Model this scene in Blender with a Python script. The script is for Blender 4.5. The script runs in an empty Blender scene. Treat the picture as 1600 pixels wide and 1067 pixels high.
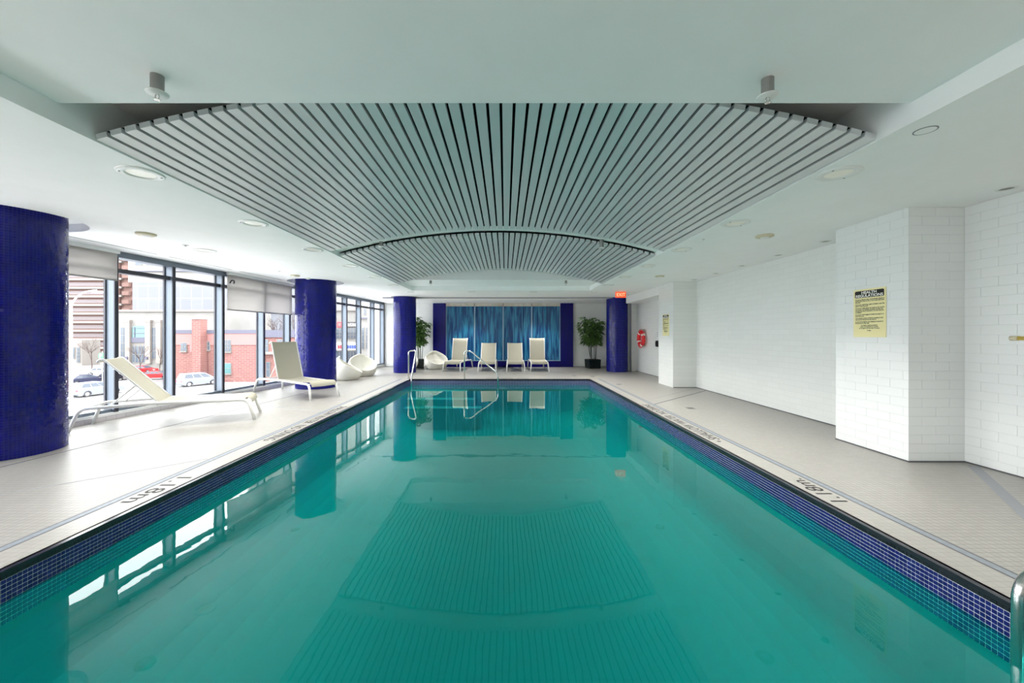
import bpy, math, random
from mathutils import Vector, Matrix

random.seed(7)
R = math.radians
SC = bpy.context.scene
COL = SC.collection

# ------------------------------------------------------------------ camera
# metres; camera over the pool's near edge looking along +Y, deck top at z = 0
F, VX, VY, EYE = 620.0, 789.5, 522.8, 1.40
cam_d = bpy.data.cameras.new('camera')
cam = bpy.data.objects.new('camera', cam_d)
COL.objects.link(cam)
cam.location = (0, 0, EYE)
cam.rotation_euler = (R(90), 0, 0)
cam_d.sensor_width = 36.0
cam_d.lens = F / 1600 * 36
cam_d.shift_x = (800 - VX) / 1600
cam_d.shift_y = -(533.5 - VY) / 1600
cam_d.clip_start = 0.05
cam_d.clip_end = 600
SC.camera = cam

# ------------------------------------------------------------------ sky and exposure
w = bpy.data.worlds.new('overcast')
SC.world = w
w.use_nodes = True
bg = w.node_tree.nodes['Background']
bg.inputs[0].default_value = (0.97, 0.98, 1.0, 1)
bg.inputs[1].default_value = 2.9
SC.view_settings.view_transform = 'Standard'
SC.view_settings.look = 'None'
SC.view_settings.gamma = 1
SC.view_settings.use_curve_mapping = False
SC.view_settings.exposure = 1.68
P_DOWN, P_WASH, P_BACK = 8.5, 0.0, 15.0
SC.cycles.max_bounces = 16
SC.cycles.diffuse_bounces = 10
SC.cycles.glossy_bounces = 4
SC.cycles.transparent_max_bounces = 16
SC.cycles.sample_clamp_indirect = 6.0


# ------------------------------------------------------------------ materials
def s2l(r, g, b):
    f = lambda c: (c / 255 / 12.92) if c / 255 <= .04045 else ((c / 255 + .055) / 1.055) ** 2.4
    return (f(r), f(g), f(b), 1)


def mat(name, col, rough=.5, metal=0., spec=.5, emit=None, estr=0.):
    m = bpy.data.materials.new(name)
    m.use_nodes = True
    b = m.node_tree.nodes['Principled BSDF']
    b.inputs['Base Color'].default_value = col if len(col) == 4 else (*col, 1)
    b.inputs['Roughness'].default_value = rough
    b.inputs['Metallic'].default_value = metal
    b.inputs['Specular IOR Level'].default_value = spec
    if emit:
        b.inputs['Emission Color'].default_value = emit if len(emit) == 4 else (*emit, 1)
        b.inputs['Emission Strength'].default_value = estr
    return m


def nt(m):
    t = m.node_tree
    return t.nodes, t.links, t.nodes['Principled BSDF']


def grain(m, scale, c0, c1, bump=.0, stretch=(1, 1, 1), detail=4):
    """two-tone noise colour with fine relief"""
    n, l, b = nt(m)
    tc = n.new('ShaderNodeTexCoord')
    mp = n.new('ShaderNodeMapping')
    mp.inputs['Scale'].default_value = stretch
    nz = n.new('ShaderNodeTexNoise')
    nz.inputs['Scale'].default_value = scale
    nz.inputs['Detail'].default_value = detail
    cr = n.new('ShaderNodeValToRGB')
    cr.color_ramp.elements[0].position = .35
    cr.color_ramp.elements[1].position = .65
    cr.color_ramp.elements[0].color = c0 if len(c0) == 4 else (*c0, 1)
    cr.color_ramp.elements[1].color = c1 if len(c1) == 4 else (*c1, 1)
    l.new(tc.outputs['Object'], mp.inputs[0])
    l.new(mp.outputs[0], nz.inputs[0])
    l.new(nz.outputs[0], cr.inputs[0])
    l.new(cr.outputs[0], b.inputs['Base Color'])
    if bump:
        bp = n.new('ShaderNodeBump')
        bp.inputs['Strength'].default_value = bump
        bp.inputs['Distance'].default_value = .01
        l.new(nz.outputs[0], bp.inputs['Height'])
        l.new(bp.outputs[0], b.inputs['Normal'])
    return m


def tiled(m, c0, c1, grout, bw, bh, mortar, axes='XY', offset=0., bump=.3, dist=.002):
    """tile grid read in object space; axes says which two coordinates the tiles run along"""
    n, l, b = nt(m)
    tc = n.new('ShaderNodeTexCoord')
    sp = n.new('ShaderNodeSeparateXYZ')
    cb = n.new('ShaderNodeCombineXYZ')
    l.new(tc.outputs['Object'], sp.inputs[0])
    l.new(sp.outputs[axes[0]], cb.inputs[0])
    l.new(sp.outputs[axes[1]], cb.inputs[1])
    br = n.new('ShaderNodeTexBrick')
    br.offset = offset
    br.inputs['Color1'].default_value = c0
    br.inputs['Color2'].default_value = c1
    br.inputs['Mortar'].default_value = grout
    br.inputs['Scale'].default_value = 1.0
    br.inputs['Mortar Size'].default_value = mortar
    br.inputs['Mortar Smooth'].default_value = .1
    br.inputs['Brick Width'].default_value = bw
    br.inputs['Row Height'].default_value = bh
    l.new(cb.outputs[0], br.inputs[0])
    l.new(br.outputs[0], b.inputs['Base Color'])
    if bump:
        bp = n.new('ShaderNodeBump')
        bp.invert = True
        bp.inputs['Strength'].default_value = bump
        bp.inputs['Distance'].default_value = dist
        l.new(br.outputs['Fac'], bp.inputs['Height'])
        l.new(bp.outputs[0], b.inputs['Normal'])
    return m


def clear(name, tint, gloss, ior=1.45, rough=0.0, body=None, body_fac=0., extra=1.0):
    """thin clear sheet: Fresnel mirror over a tinted see-through (and part diffuse) body"""
    m = bpy.data.materials.new(name)
    m.use_nodes = True
    n, l = m.node_tree.nodes, m.node_tree.links
    n.remove(n['Principled BSDF'])
    out = n['Material Output']
    tr = n.new('ShaderNodeBsdfTransparent')
    tr.inputs[0].default_value = tint
    gl = n.new('ShaderNodeBsdfGlossy')
    gl.inputs['Color'].default_value = gloss
    gl.inputs['Roughness'].default_value = rough
    fr = n.new('ShaderNodeFresnel')
    fr.inputs[0].default_value = ior
    src = tr.outputs[0]
    if body:
        df = n.new('ShaderNodeBsdfDiffuse')
        df.inputs[0].default_value = body
        mx = n.new('ShaderNodeMixShader')
        mx.inputs[0].default_value = body_fac
        l.new(tr.outputs[0], mx.inputs[1])
        l.new(df.outputs[0], mx.inputs[2])
        src = mx.outputs[0]
    mx2 = n.new('ShaderNodeMixShader')
    ge = n.new('ShaderNodeNewGeometry')
    iv = n.new('ShaderNodeMath'); iv.operation = 'SUBTRACT'; iv.inputs[0].default_value = 1.0
    ml = n.new('ShaderNodeMath'); ml.operation = 'MULTIPLY'
    l.new(ge.outputs['Backfacing'], iv.inputs[1])
    l.new(iv.outputs[0], ml.inputs[0]); l.new(fr.outputs[0], ml.inputs[1])
    l.new(ml.outputs[0], mx2.inputs[0])
    l.new(src, mx2.inputs[1])
    l.new(gl.outputs[0], mx2.inputs[2])
    l.new(mx2.outputs[0], out.inputs[0])
    return m, n, l, fr, gl


M = {}
M['paint'] = grain(mat('ceiling_paint', (.90, .91, .90), .7, spec=.2), 3, (.90, .90, .89), (.92, .92, .91))
M['void'] = mat('void_paint', (.86, .86, .84), .8, spec=.1)
M['backing'] = mat('black_backing', (.006, .007, .008), .9, spec=.05)
M['slat'] = grain(mat('slat_aluminium', (.5, .52, .53), .38, metal=.35), 2, (.66, .67, .68), (.70, .71, .72), stretch=(1, .2, 1))
M['floor'] = tiled(mat('deck_mosaic', (.6, .6, .58), .38), s2l(153, 150, 144), s2l(146, 143, 137), s2l(115, 113, 109), .05, .05, .0025, 'XY', .0, .35, .0015)
M['coping'] = tiled(mat('coping_mosaic', (.6, .6, .58), .35), s2l(157, 154, 148), s2l(151, 148, 142), s2l(132, 130, 125), .05, .05, .0018, 'XY', .0, .2, .001)
M['gutter'] = grain(mat('gutter_grating', (.35, .38, .40), .45), 30, s2l(116, 124, 132), s2l(130, 138, 145))
M['joint'] = mat('joint_filler', s2l(88, 88, 92), .7)
M['softjoint'] = mat('joint_pale', s2l(140, 142, 146), .7)
M['walltile'] = mat('glazed_wall_tile', (.80, .81, .80), .22)
M['wallgrout'] = mat('wall_grout', s2l(212, 214, 214), .8)
M['wall'] = tiled(mat('wall_tile_far', (.8, .81, .8), .3), s2l(230, 231, 228), s2l(227, 228, 225), s2l(212, 213, 211), .30, .10, .0018, 'YZ', .5, .15, .001)
M['wallx'] = tiled(mat('wall_tile_front', (.8, .81, .8), .3), s2l(228, 229, 226), s2l(225, 226, 223), s2l(212, 213, 211), .30, .10, .0018, 'XZ', .5, .15, .001)
M['white'] = mat('white_paint', (.82, .83, .82), .5)
M['lacquer'] = mat('white_lacquer', (.80, .80, .77), .35)
M['black'] = mat('black_plastic', (.012, .012, .013), .4)
M['edge'] = mat('black_edge_tile', s2l(42, 42, 50), .18)
M['edgegrout'] = mat('dark_grout', s2l(26, 28, 32), .8)
M['bluetile'] = grain(mat('pool_blue_tile', s2l(28, 34, 110), .14), 25, s2l(22, 28, 98), s2l(38, 42, 122))
M['poolgrout'] = mat('pool_grout', s2l(236, 236, 246), .8)
M['plaster'] = grain(mat('pool_plaster', (.1, .5, .46), .7, spec=.1), 1.5, (.016, .285, .27), (.018, .295, .28))
M['step'] = grain(mat('pool_step', (.5, .75, .72), .7), 3, (.035, .30, .29), (.04, .32, .31))
M['nosing'] = mat('step_nosing', (.22, .5, .5), .6)
M['coltile'] = grain(mat('column_blue_tile', s2l(10, 24, 120), .10, spec=.3), 9, s2l(3, 5, 100), s2l(8, 12, 128))
M['colgrout'] = mat('column_grout', s2l(40, 52, 118), .7)
M['chrome'] = mat('brushed_steel', (.62, .62, .60), .18, metal=1.)
M['greymetal'] = mat('grey_metal', (.30, .29, .28), .45, metal=.5)
M['frame'] = mat('window_frame', s2l(108, 118, 130), .4, metal=.3)
M['framedark'] = mat('gasket', s2l(44, 46, 56), .5)  # gasket colour, also the painted backlit shade of the mullion room faces
M['curb'] = tiled(mat('curb_tile', (.7, .7, .7), .4), s2l(205, 200, 203), s2l(198, 194, 197), s2l(160, 155, 160), .15, .07, .003, 'YZ', 0, .2)
M['beige'] = mat('detector_beige', s2l(206, 196, 168), .5)
M['lens'] = mat('lamp_lens', (.8, .76, .66), .3, emit=(1, .93, .8), estr=.03)
M['aperture'] = mat('lamp_aperture', (.22, .21, .19), .4)
M['sling'] = None
M['red'] = mat('ring_red', s2l(222, 38, 42), .4)
M['green'] = None
M['pot'] = grain(mat('pot_glaze', s2l(22, 34, 32), .3), 8, s2l(18, 28, 26), s2l(28, 42, 40))
M['soil'] = mat('soil', s2l(40, 32, 26), .9)
M['cane'] = mat('cane', s2l(52, 58, 40), .6)
M['signface'] = mat('sign_cream', s2l(240, 228, 172), .4)
M['ink'] = mat('sign_ink', s2l(28, 26, 24), .6)
M['signwhite'] = mat('sign_white', s2l(245, 243, 235), .5)
M['exit'] = mat('exit_face', s2l(170, 50, 24), .4, emit=s2l(255, 92, 46), estr=.32)
M['exitlet'] = mat('exit_letters', s2l(255, 220, 190), .4, emit=s2l(255, 190, 150), estr=.36)
M['yellow'] = mat('pole_yellow', s2l(214, 186, 88), .4)
M['bluestrip'] = mat('strip_light', s2l(150, 185, 205), .4)
M['trough'] = grain(mat('trough_stone', s2l(200, 195, 180), .5), 4, s2l(190, 184, 168), s2l(214, 210, 198))

m, n_, l_, fr_, gl_ = clear('window_glass', (.97, .98, .98, 1), (.9, .95, 1, 1), 1.28)
M['glass'] = m

# water: Fresnel mirror over tinted clear body with slow ripples
m, n_, l_, fr_, gl_ = clear('pool_water', (.2, .95, .92, 1), (.97, 1, 1, 1), 1.333, .0, (.003, .25, .235, 1), .27)
tc = n_.new('ShaderNodeTexCoord')
nz = n_.new('ShaderNodeTexNoise'); nz.inputs['Scale'].default_value = 1.1; nz.inputs['Detail'].default_value = 2
nz2 = n_.new('ShaderNodeTexNoise'); nz2.inputs['Scale'].default_value = 6; nz2.inputs['Detail'].default_value = 2
ad = n_.new('ShaderNodeMath'); ad.operation = 'MULTIPLY_ADD'; ad.inputs[1].default_value = .12
bp = n_.new('ShaderNodeBump'); bp.inputs['Strength'].default_value = .25; bp.inputs['Distance'].default_value = .01
l_.new(tc.outputs['Object'], nz.inputs[0]); l_.new(tc.outputs['Object'], nz2.inputs[0])
l_.new(nz2.outputs[0], ad.inputs[0]); l_.new(nz.outputs[0], ad.inputs[2])
l_.new(ad.outputs[0], bp.inputs['Height'])
l_.new(bp.outputs[0], gl_.inputs['Normal']); l_.new(bp.outputs[0], fr_.inputs['Normal'])
M['water'] = m


def sheer(name, col, see, trans):
    """woven cloth that lets some view and some light through"""
    m = bpy.data.materials.new(name); m.use_nodes = True
    n, l = m.node_tree.nodes, m.node_tree.links
    n.remove(n['Principled BSDF'])
    d = n.new('ShaderNodeBsdfDiffuse'); d.inputs[0].default_value = col
    t = n.new('ShaderNodeBsdfTranslucent'); t.inputs[0].default_value = col
    c = n.new('ShaderNodeBsdfTransparent')
    a = n.new('ShaderNodeMixShader'); a.inputs[0].default_value = trans
    b = n.new('ShaderNodeMixShader'); b.inputs[0].default_value = see
    l.new(d.outputs[0], a.inputs[1]); l.new(t.outputs[0], a.inputs[2])
    l.new(a.outputs[0], b.inputs[1]); l.new(c.outputs[0], b.inputs[2])
    l.new(b.outputs[0], n['Material Output'].inputs[0])
    return m


M['sling'] = sheer('sling_mesh', s2l(188, 184, 168), .16, .15)
M['blind'] = sheer('blind_cloth', s2l(196, 192, 188), .18, .46)
M['leaf'] = grain(mat('leaf', s2l(50, 84, 40), .5), 5, s2l(30, 60, 26), s2l(104, 148, 66))
M['weave'] = mat('white_wicker', s2l(236, 233, 222), .5)
n, l, b = nt(M['weave'])
tc = n.new('ShaderNodeTexCoord'); wv = n.new('ShaderNodeTexWave'); wv.bands_direction = 'Z'
wv.inputs['Scale'].default_value = 14; bp = n.new('ShaderNodeBump'); bp.inputs['Strength'].default_value = .5; bp.inputs['Distance'].default_value = .006
l.new(tc.outputs['Object'], wv.inputs[0]); l.new(wv.outputs[1], bp.inputs['Height']); l.new(bp.outputs[0], b.inputs['Normal'])

# rippled blue water-wall glass: vertical streaks
M['streak'] = mat('rippled_blue_glass', s2l(10, 96, 140), .22)
n, l, b = nt(M['streak'])
tc = n.new('ShaderNodeTexCoord'); mp = n.new('ShaderNodeMapping'); mp.inputs['Scale'].default_value = (6, 1, .6)
nz = n.new('ShaderNodeTexNoise'); nz.inputs['Scale'].default_value = 1.6; nz.inputs['Detail'].default_value = 5; nz.inputs['Distortion'].default_value = .6
cr = n.new('ShaderNodeValToRGB')
cr.color_ramp.elements[0].position = .42; cr.color_ramp.elements[0].color = s2l(0, 62, 116)
cr.color_ramp.elements[1].position = .64; cr.color_ramp.elements[1].color = s2l(48, 140, 180)
bp = n.new('ShaderNodeBump'); bp.inputs['Strength'].default_value = .6; bp.inputs['Distance'].default_value = .02
l.new(tc.outputs['Object'], mp.inputs[0]); l.new(mp.outputs[0], nz.inputs[0]); l.new(nz.outputs[0], cr.inputs[0])
l.new(cr.outputs[0], b.inputs['Base Color']); l.new(nz.outputs[0], bp.inputs['Height']); l.new(bp.outputs[0], b.inputs['Normal'])

# outdoors
M['brick'] = tiled(mat('brick_wall', (.5, .3, .28), .8), s2l(122, 80, 73), s2l(113, 71, 67), s2l(132, 106, 102), .8, .26, .03, 'XZ', .5, 0)
M['pinkband'] = mat('pink_parapet', s2l(144, 103, 100), .7)
M['roofgrey'] = mat('roof_grey', s2l(84, 84, 98), .7)
M['stone'] = grain(mat('pale_stone', s2l(166, 163, 158), .7), .3, s2l(115, 113, 109), s2l(124, 122, 119))
M['grey_cladding'] = tiled(mat('grey_cladding', (.5, .5, .52), .5), s2l(100, 102, 109), s2l(96, 98, 105), s2l(111, 111, 116), 3.0, 3.4, .12, 'XZ', 0, 0)
M['tower'] = mat('tower_brick', s2l(109, 83, 76), .8)
M['slab'] = mat('balcony_slab', s2l(127, 121, 116), .7)
M['pane'] = mat('far_pane', s2l(72, 81, 92), .12)
M['tealpane'] = mat('teal_pane', s2l(78, 115, 116), .15)
M['snow'] = grain(mat('snowy_ground', s2l(174, 174, 175), .9), .12, s2l(106, 105, 105), s2l(142, 142, 143))
M['towerpane'] = mat('tower_pane', s2l(104, 92, 94), .3)
M['snowcap'] = grain(mat('snow_cap', s2l(240, 240, 242), .9), .6, s2l(236, 236, 238), s2l(246, 246, 248))
M['asphalt'] = grain(mat('asphalt', s2l(134, 131, 131), .9), .2, s2l(91, 87, 87), s2l(106, 103, 103))
M['kerb'] = mat('kerb', s2l(129, 118, 111), .8)
M['silver'] = mat('paint_silver', s2l(122, 126, 138), .3, metal=.2)
M['navy'] = mat('paint_navy', s2l(51, 54, 76), .25, metal=.3)
M['charcoal'] = mat('paint_charcoal', s2l(42, 42, 51), .25, metal=.3)
M['carwhite'] = mat('paint_white', s2l(181, 181, 181), .25)
M['carred'] = mat('paint_red', s2l(148, 23, 28), .25)
M['tyre'] = mat('tyre', s2l(53, 51, 53), .8)
M['hub'] = mat('hub', s2l(156, 156, 159), .3, metal=.6)
M['carglass'] = mat('car_glass', s2l(64, 72, 84), .1)
M['bark'] = mat('bark', s2l(76, 61, 57), .9)
M['lampwhite'] = mat('lamp_post_white', s2l(226, 224, 224), .5)
M['signred'] = mat('shop_red', s2l(214, 60, 72), .5)
M['signblue'] = mat('shop_blue', s2l(62, 84, 206), .5)
M['signblack'] = mat('shop_black', s2l(48, 46, 52), .5)
M['signgreen'] = mat('parking_green', s2l(83, 158, 102), .5)


# ------------------------------------------------------------------ mesh helpers
class MB:
    def __init__(self):
        self.v, self.f, self.s = [], [], []

    def add(self, vs, fs, smooth=False):
        o = len(self.v)
        self.v += [tuple(p) for p in vs]
        self.f += [tuple(i + o for i in q) for q in fs]
        self.s += [smooth] * len(fs)
        return self

    def box(self, x0, x1, y0, y1, z0, z1):
        vs = [(x, y, z) for z in (z0, z1) for y in (y0, y1) for x in (x0, x1)]
        return self.add(vs, [(0, 2, 3, 1), (4, 5, 7, 6), (0, 1, 5, 4), (2, 6, 7, 3), (0, 4, 6, 2), (1, 3, 7, 5)])

    def rbox(self, x0, x1, y0, y1, z0, z1, b):
        """box with chamfered vertical edges"""
        pts = [(x0 + b, y0), (x1 - b, y0), (x1, y0 + b), (x1, y1 - b), (x1 - b, y1), (x0 + b, y1), (x0, y1 - b), (x0, y0 + b)]
        return self.prism(pts, z0, z1)

    def prism(self, pts, z0, z1):
        n = len(pts)
        vs = [(x, y, z0) for x, y in pts] + [(x, y, z1) for x, y in pts]
        fs = [tuple(range(n))[::-1], tuple(range(n, 2 * n))] + [(i, (i + 1) % n, n + (i + 1) % n, n + i) for i in range(n)]
        return self.add(vs, fs)

    def hexa(self, p):
        """8 corners: bottom ring of four then top ring of four"""
        return self.add(p, [(3, 2, 1, 0), (4, 5, 6, 7), (0, 1, 5, 4), (1, 2, 6, 5), (2, 3, 7, 6), (3, 0, 4, 7)])

    def tube(self, path, r, seg=10, cap=True, radii=None):
        P = [Vector(p) for p in path]
        rings, up = [], None
        for i, p in enumerate(P):
            a = P[max(i - 1, 0)]; b = P[min(i + 1, len(P) - 1)]
            t = (b - a).normalized()
            if up is None:
                up = Vector((0, 0, 1)) if abs(t.z) < .9 else Vector((1, 0, 0))
            u = (up - t * up.dot(t)).normalized()
            up = u
            v = t.cross(u)
            rr = radii[i] if radii else r
            rings.append([p + (u * math.cos(2 * math.pi * k / seg) + v * math.sin(2 * math.pi * k / seg)) * rr for k in range(seg)])
        vs = [q for ring in rings for q in ring]
        fs = []
        for i in range(len(P) - 1):
            for k in range(seg):
                a, b = i * seg + k, i * seg + (k + 1) % seg
                fs.append((a, b, b + seg, a + seg))
        self.add(vs, fs, True)
        if cap:
            o = len(self.v) - len(vs)
            self.f += [tuple(o + k for k in range(seg))[::-1], tuple(o + (len(P) - 1) * seg + k for k in range(seg))]
            self.s += [False, False]
        return self

    def lathe(self, prof, cx=0, cy=0, cz=0, seg=32, smooth=True):
        """profile (r, z) turned about the vertical"""
        o = []
        for r, z in prof:
            o += [(cx + r * math.cos(2 * math.pi * k / seg), cy + r * math.sin(2 * math.pi * k / seg), cz + z) for k in range(seg)]
        fs = [(i * seg + k, i * seg + (k + 1) % seg, (i + 1) * seg + (k + 1) % seg, (i + 1) * seg + k) for i in range(len(prof) - 1) for k in range(seg)]
        return self.add(o, fs, smooth)

    def disc(self, cx, cy, r, z0, z1, seg=24):
        return self.prism([(cx + r * math.cos(2 * math.pi * k / seg), cy + r * math.sin(2 * math.pi * k / seg)) for k in range(seg)], z0, z1)

    def mesh(self, name, m):
        me = bpy.data.meshes.new(name)
        me.from_pydata(self.v, [], self.f)
        me.polygons.foreach_set('use_smooth', self.s)
        me.materials.append(m)
        me.update()
        return me

    def build(self, name, m, parent=None, kind=None):
        return link(name, self.mesh(name, m), parent, kind)


def link(name, me, parent=None, kind=None):
    o = bpy.data.objects.new(name, me)
    COL.objects.link(o)
    if parent:
        o.parent = parent
    if kind:
        o['kind'] = kind
    return o


def tag(o, label, cat, group=None):
    o['label'] = label
    o['category'] = cat
    if group:
        o['group'] = group
    return o


def thing(name, label, cat, loc=(0, 0, 0), rz=0., group=None):
    o = bpy.data.objects.new(name, None)
    o.empty_display_size = .1
    COL.objects.link(o)
    o.location = loc
    o.rotation_euler = (0, 0, rz)
    return tag(o, label, cat, group)


def struct(o):
    o['kind'] = 'structure'
    return o


KIDS = {}


def copy_thing(src, loc, rz=None, label=None):
    r = src.copy(); COL.objects.link(r)
    r.location = loc
    if rz is not None:
        r.rotation_euler = (0, 0, rz)
    if label:
        r['label'] = label
    for c in list(src.children):
        d = c.copy(); COL.objects.link(d); d.parent = r
        for g in list(c.children):
            e = g.copy(); COL.objects.link(e); e.parent = d
    return r


def bend(pts, rad, n=6):
    """round the inner corners of a polyline"""
    P = [Vector(p) for p in pts]
    out = [P[0]]
    for i in range(1, len(P) - 1):
        a, b, c = P[i - 1], P[i], P[i + 1]
        d1, d2 = (a - b), (c - b)
        r = min(rad, d1.length * .49, d2.length * .49)
        p, q = b + d1.normalized() * r, b + d2.normalized() * r
        for k in range(n + 1):
            t = k / n
            out.append(p * (1 - t) ** 2 + b * 2 * t * (1 - t) + q * t * t)
    out.append(P[-1])
    return out


def text_mesh(body, size, right, up, origin, name, m, parent=None, thick=.001, align='LEFT', width=None, spacing=1., valign='TOP_BASELINE', linesp=1., bold=0.):
    cu = bpy.data.curves.new('lettering', 'FONT')
    cu.body = body
    cu.size = size
    cu.extrude = thick
    cu.offset = bold
    cu.align_x = align
    cu.align_y = valign
    cu.space_character = spacing
    cu.space_line = linesp
    cu.resolution_u = 3
    tmp = bpy.data.objects.new('lettering', cu)
    COL.objects.link(tmp)
    dg = bpy.context.evaluated_depsgraph_get()
    me = bpy.data.meshes.new_from_object(tmp.evaluated_get(dg))
    bpy.data.objects.remove(tmp)
    bpy.data.curves.remove(cu)
    right, up = Vector(right), Vector(up)
    nrm = right.cross(up)
    sx = 1.
    if width and len(me.vertices):
        xs = [v.co.x for v in me.vertices]
        sx = width / (max(xs) - min(xs))
    for v in me.vertices:
        c = v.co.copy()
        v.co = Vector(origin) + right * (c.x * sx) + up * c.y + nrm * c.z
    me.materials.clear()
    me.materials.append(m)
    return link(name, me, parent)


def G(px, py, z=0.):
    """world point at height z on the line of sight measured at that place in the survey photograph"""
    y = (EYE - z) * F / (py - VY)
    return Vector(((px - VX) * y / F, y, z))


# ================================================================== SETTING
XL, XR, Y0, Y1 = -2.97, 2.633, 0.8, 12.5          # pool opening
ZC, ZT = 2.80, 2.94                                # low ceiling, raised tray
TL, TR, TF = -2.97, 2.69, 12.6                     # tray sides and far end
WR = 5.05                                          # right wall plane
YB = 17.3                                          # end wall
YN = -6.5                                          # wall behind the camera


def WX(y):
    return -7.23 + .115 * y


NL = math.hypot(1, .115)
DX, DY = .115 / NL, 1 / NL                          # along the window wall
NX, NY = DY, -DX                                    # into the room


def WP(y, off, z):
    return (WX(y) + NX * off, y + NY * off, z)


def wbox(mb, ya, yb, o0, o1, z0, z1):
    p = [WP(ya, o0, z0), WP(ya, o1, z0), WP(yb, o1, z0), WP(yb, o0, z0)]
    return mb.hexa(p + [(a, b, z1) for a, b, _ in p])


# floor
fl = MB()
E = .0
fl.prism([(WX(YN) - .4, YN), (-3.33, YN), (-3.33, YB + .3), (WX(YB + .3) - .4, YB + .3)], -.12, 0)
fl.box(2.993, 5.8, YN, YB + .3, -.12, 0)
fl.box(-3.33, 2.993, Y1 + .03, YB + .3, -.12, 0)
fl.box(-3.33, 2.993, YN, Y0 - .03, -.12, 0)
floor = struct(fl.build('floor', M['floor']))

cp = MB()
cp.box(XL - .28, XL - .03, Y0 - .03, Y1 + .03, -.12, 0)
cp.box(XR + .03, XR + .28, Y0 - .03, Y1 + .03, -.12, 0)
struct(cp.build('trim_1', M['coping']))
gt = MB()
for a, b in ((XL - .345, XL - .295), (XR + .295, XR + .345)):
    gt.box(a, b, Y0 - .03, Y1 + .03, -.12, .001)
struct(gt.build('trim_2', M['gutter']))
gb = MB()
for a, b in ((XL - .36, XL - .345), (XL - .295, XL - .28), (XR + .28, XR + .295), (XR + .345, XR + .36)):
    gb.box(a, b, Y0 - .03, Y1 + .03, -.12, .0005)
struct(gb.build('trim_3', M['joint']))

# deck joints
jn = [0]


def joint(a, b, wd, m='joint'):
    a, b = Vector(a), Vector(b)
    d = (b - a).normalized()
    s = Vector((-d.y, d.x, 0)) * wd / 2
    p = [a - s, b - s, b + s, a + s]
    mb = MB().hexa([(q.x, q.y, -.02) for q in p] + [(q.x, q.y, .0012) for q in p])
    jn[0] += 1
    struct(mb.build('trim_%d' % (jn[0] + 3), M[m]))


joint((-5.75, -.2, 0), (-4.66, 11.2, 0), .022)
joint((-4.42 - 1.0, 2.5, 0), (-3.36, 4.48, 0), .022, 'softjoint')
joint((-4.88, 7.85, 0), (-3.34, 7.2, 0), .024, 'softjoint')
joint((-4.40, 7.65, 0), (-3.38, 8.65, 0), .02, 'softjoint')
joint((5.03, 10.43, 0), (3.0, 8.43, 0), .018, 'softjoint')
joint((5.0, 9.91, 0), (3.0, 7.98, 0), .03)
joint((4.99, 4.23, 0), (3.4, 2.3, 0), .09, 'softjoint')
joint((1.5, 14.0, 0), (3.6, 16.2, 0), .03, 'softjoint')
joint((-5.1, 13.6, 0), (3.4, 13.62, 0), .012, 'softjoint')

# pool shell: edge rows, mosaic band, basin
P_ = .0265
ZW = -7 * P_                                        # water level
shell = MB()
g = .004
zb, zf = -12 * P_, -1.35


def walls(mb, x0, x1, y0, y1, z0, z1):
    mb.box(x0 - .05, x0, y0 - .05, y1 + .05, z0, z1)
    mb.box(x1, x1 + .05, y0 - .05, y1 + .05, z0, z1)
    mb.box(x0, x1, y1, y1 + .05, z0, z1)
    mb.box(x0, x1, y0 - .05, y0, z0, z1)


eg = MB(); walls(eg, XL - g, XR + g, Y0 - g, Y1 + g, -2 * P_, -.0)
struct(eg.build('pool_wall', M['edgegrout']))
gr = MB(); walls(gr, XL - g, XR + g, Y0 - g, Y1 + g, zb, -2 * P_)
pw = struct(gr.build('pool_wall', M['poolgrout']))


def mosaic(rows, name, m, parent):
    mb = MB()
    t = P_ - .0045
    for r_ in rows:
        zt = -r_ * P_ - .002
        z0 = zt - t
        for side in ('L', 'R', 'F'):
            ln = (Y1 - Y0) if side != 'F' else (XR - XL)
            n = int(ln / P_)
            for k in range(n + 1):
                a = k * P_ + .002
                b = min(a + t, ln)
                if b - a < .003:
                    continue
                j = random.uniform(-.0006, .0006)
                if side == 'L':
                    x, xi = XL - g, XL + j
                    pts = [(xi, Y0 + a, z0), (xi, Y0 + b, z0), (xi, Y0 + b, zt), (xi, Y0 + a, zt)]
                    bk = [(x, q[1], q[2]) for q in pts]
                elif side == 'R':
                    x, xi = XR + g, XR + j
                    pts = [(xi, Y0 + b, z0), (xi, Y0 + a, z0), (xi, Y0 + a, zt), (xi, Y0 + b, zt)]
                    bk = [(x, q[1], q[2]) for q in pts]
                else:
                    y, yi = Y1 + g, Y1 + j
                    pts = [(XL + a, yi, z0), (XL + b, yi, z0), (XL + b, yi, zt), (XL + a, yi, zt)]
                    bk = [(q[0], y, q[2]) for q in pts]
                mb.add(pts + bk, [(0, 1, 2, 3), (0, 4, 5, 1), (1, 5, 6, 2), (2, 6, 7, 3), (3, 7, 4, 0)])
    o = mb.build(name, m, parent, 'stuff')
    return o


mosaic(range(2, 12), 'blue_tile_band', M['bluetile'], pw)
mosaic((0, 1), 'black_tile_band', M['edge'], pw)
# rounded black nosing on the pool lip
ns = MB()
for x, sgn in ((XL, -1), (XR, 1)):
    ns.box(min(x - sgn * .004, x + sgn * .03), max(x - sgn * .004, x + sgn * .03), Y0 - .03, Y1 + .03, -.02, .002)
ns.box(XL, XR, Y1 - .004, Y1 + .03, -.02, .002)
ns.box(XL, XR, Y0 - .03, Y0 + .004, -.02, .002)
struct(ns.build('trim_20', M['edge']))
bs = MB(); walls(bs, XL - .001, XR + .001, Y0 - .001, Y1 + .001, zf - .3, zb)
bs.box(XL - .05, XR + .05, Y0 - .05, Y1 + .05, zf - .35, zf)
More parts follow.
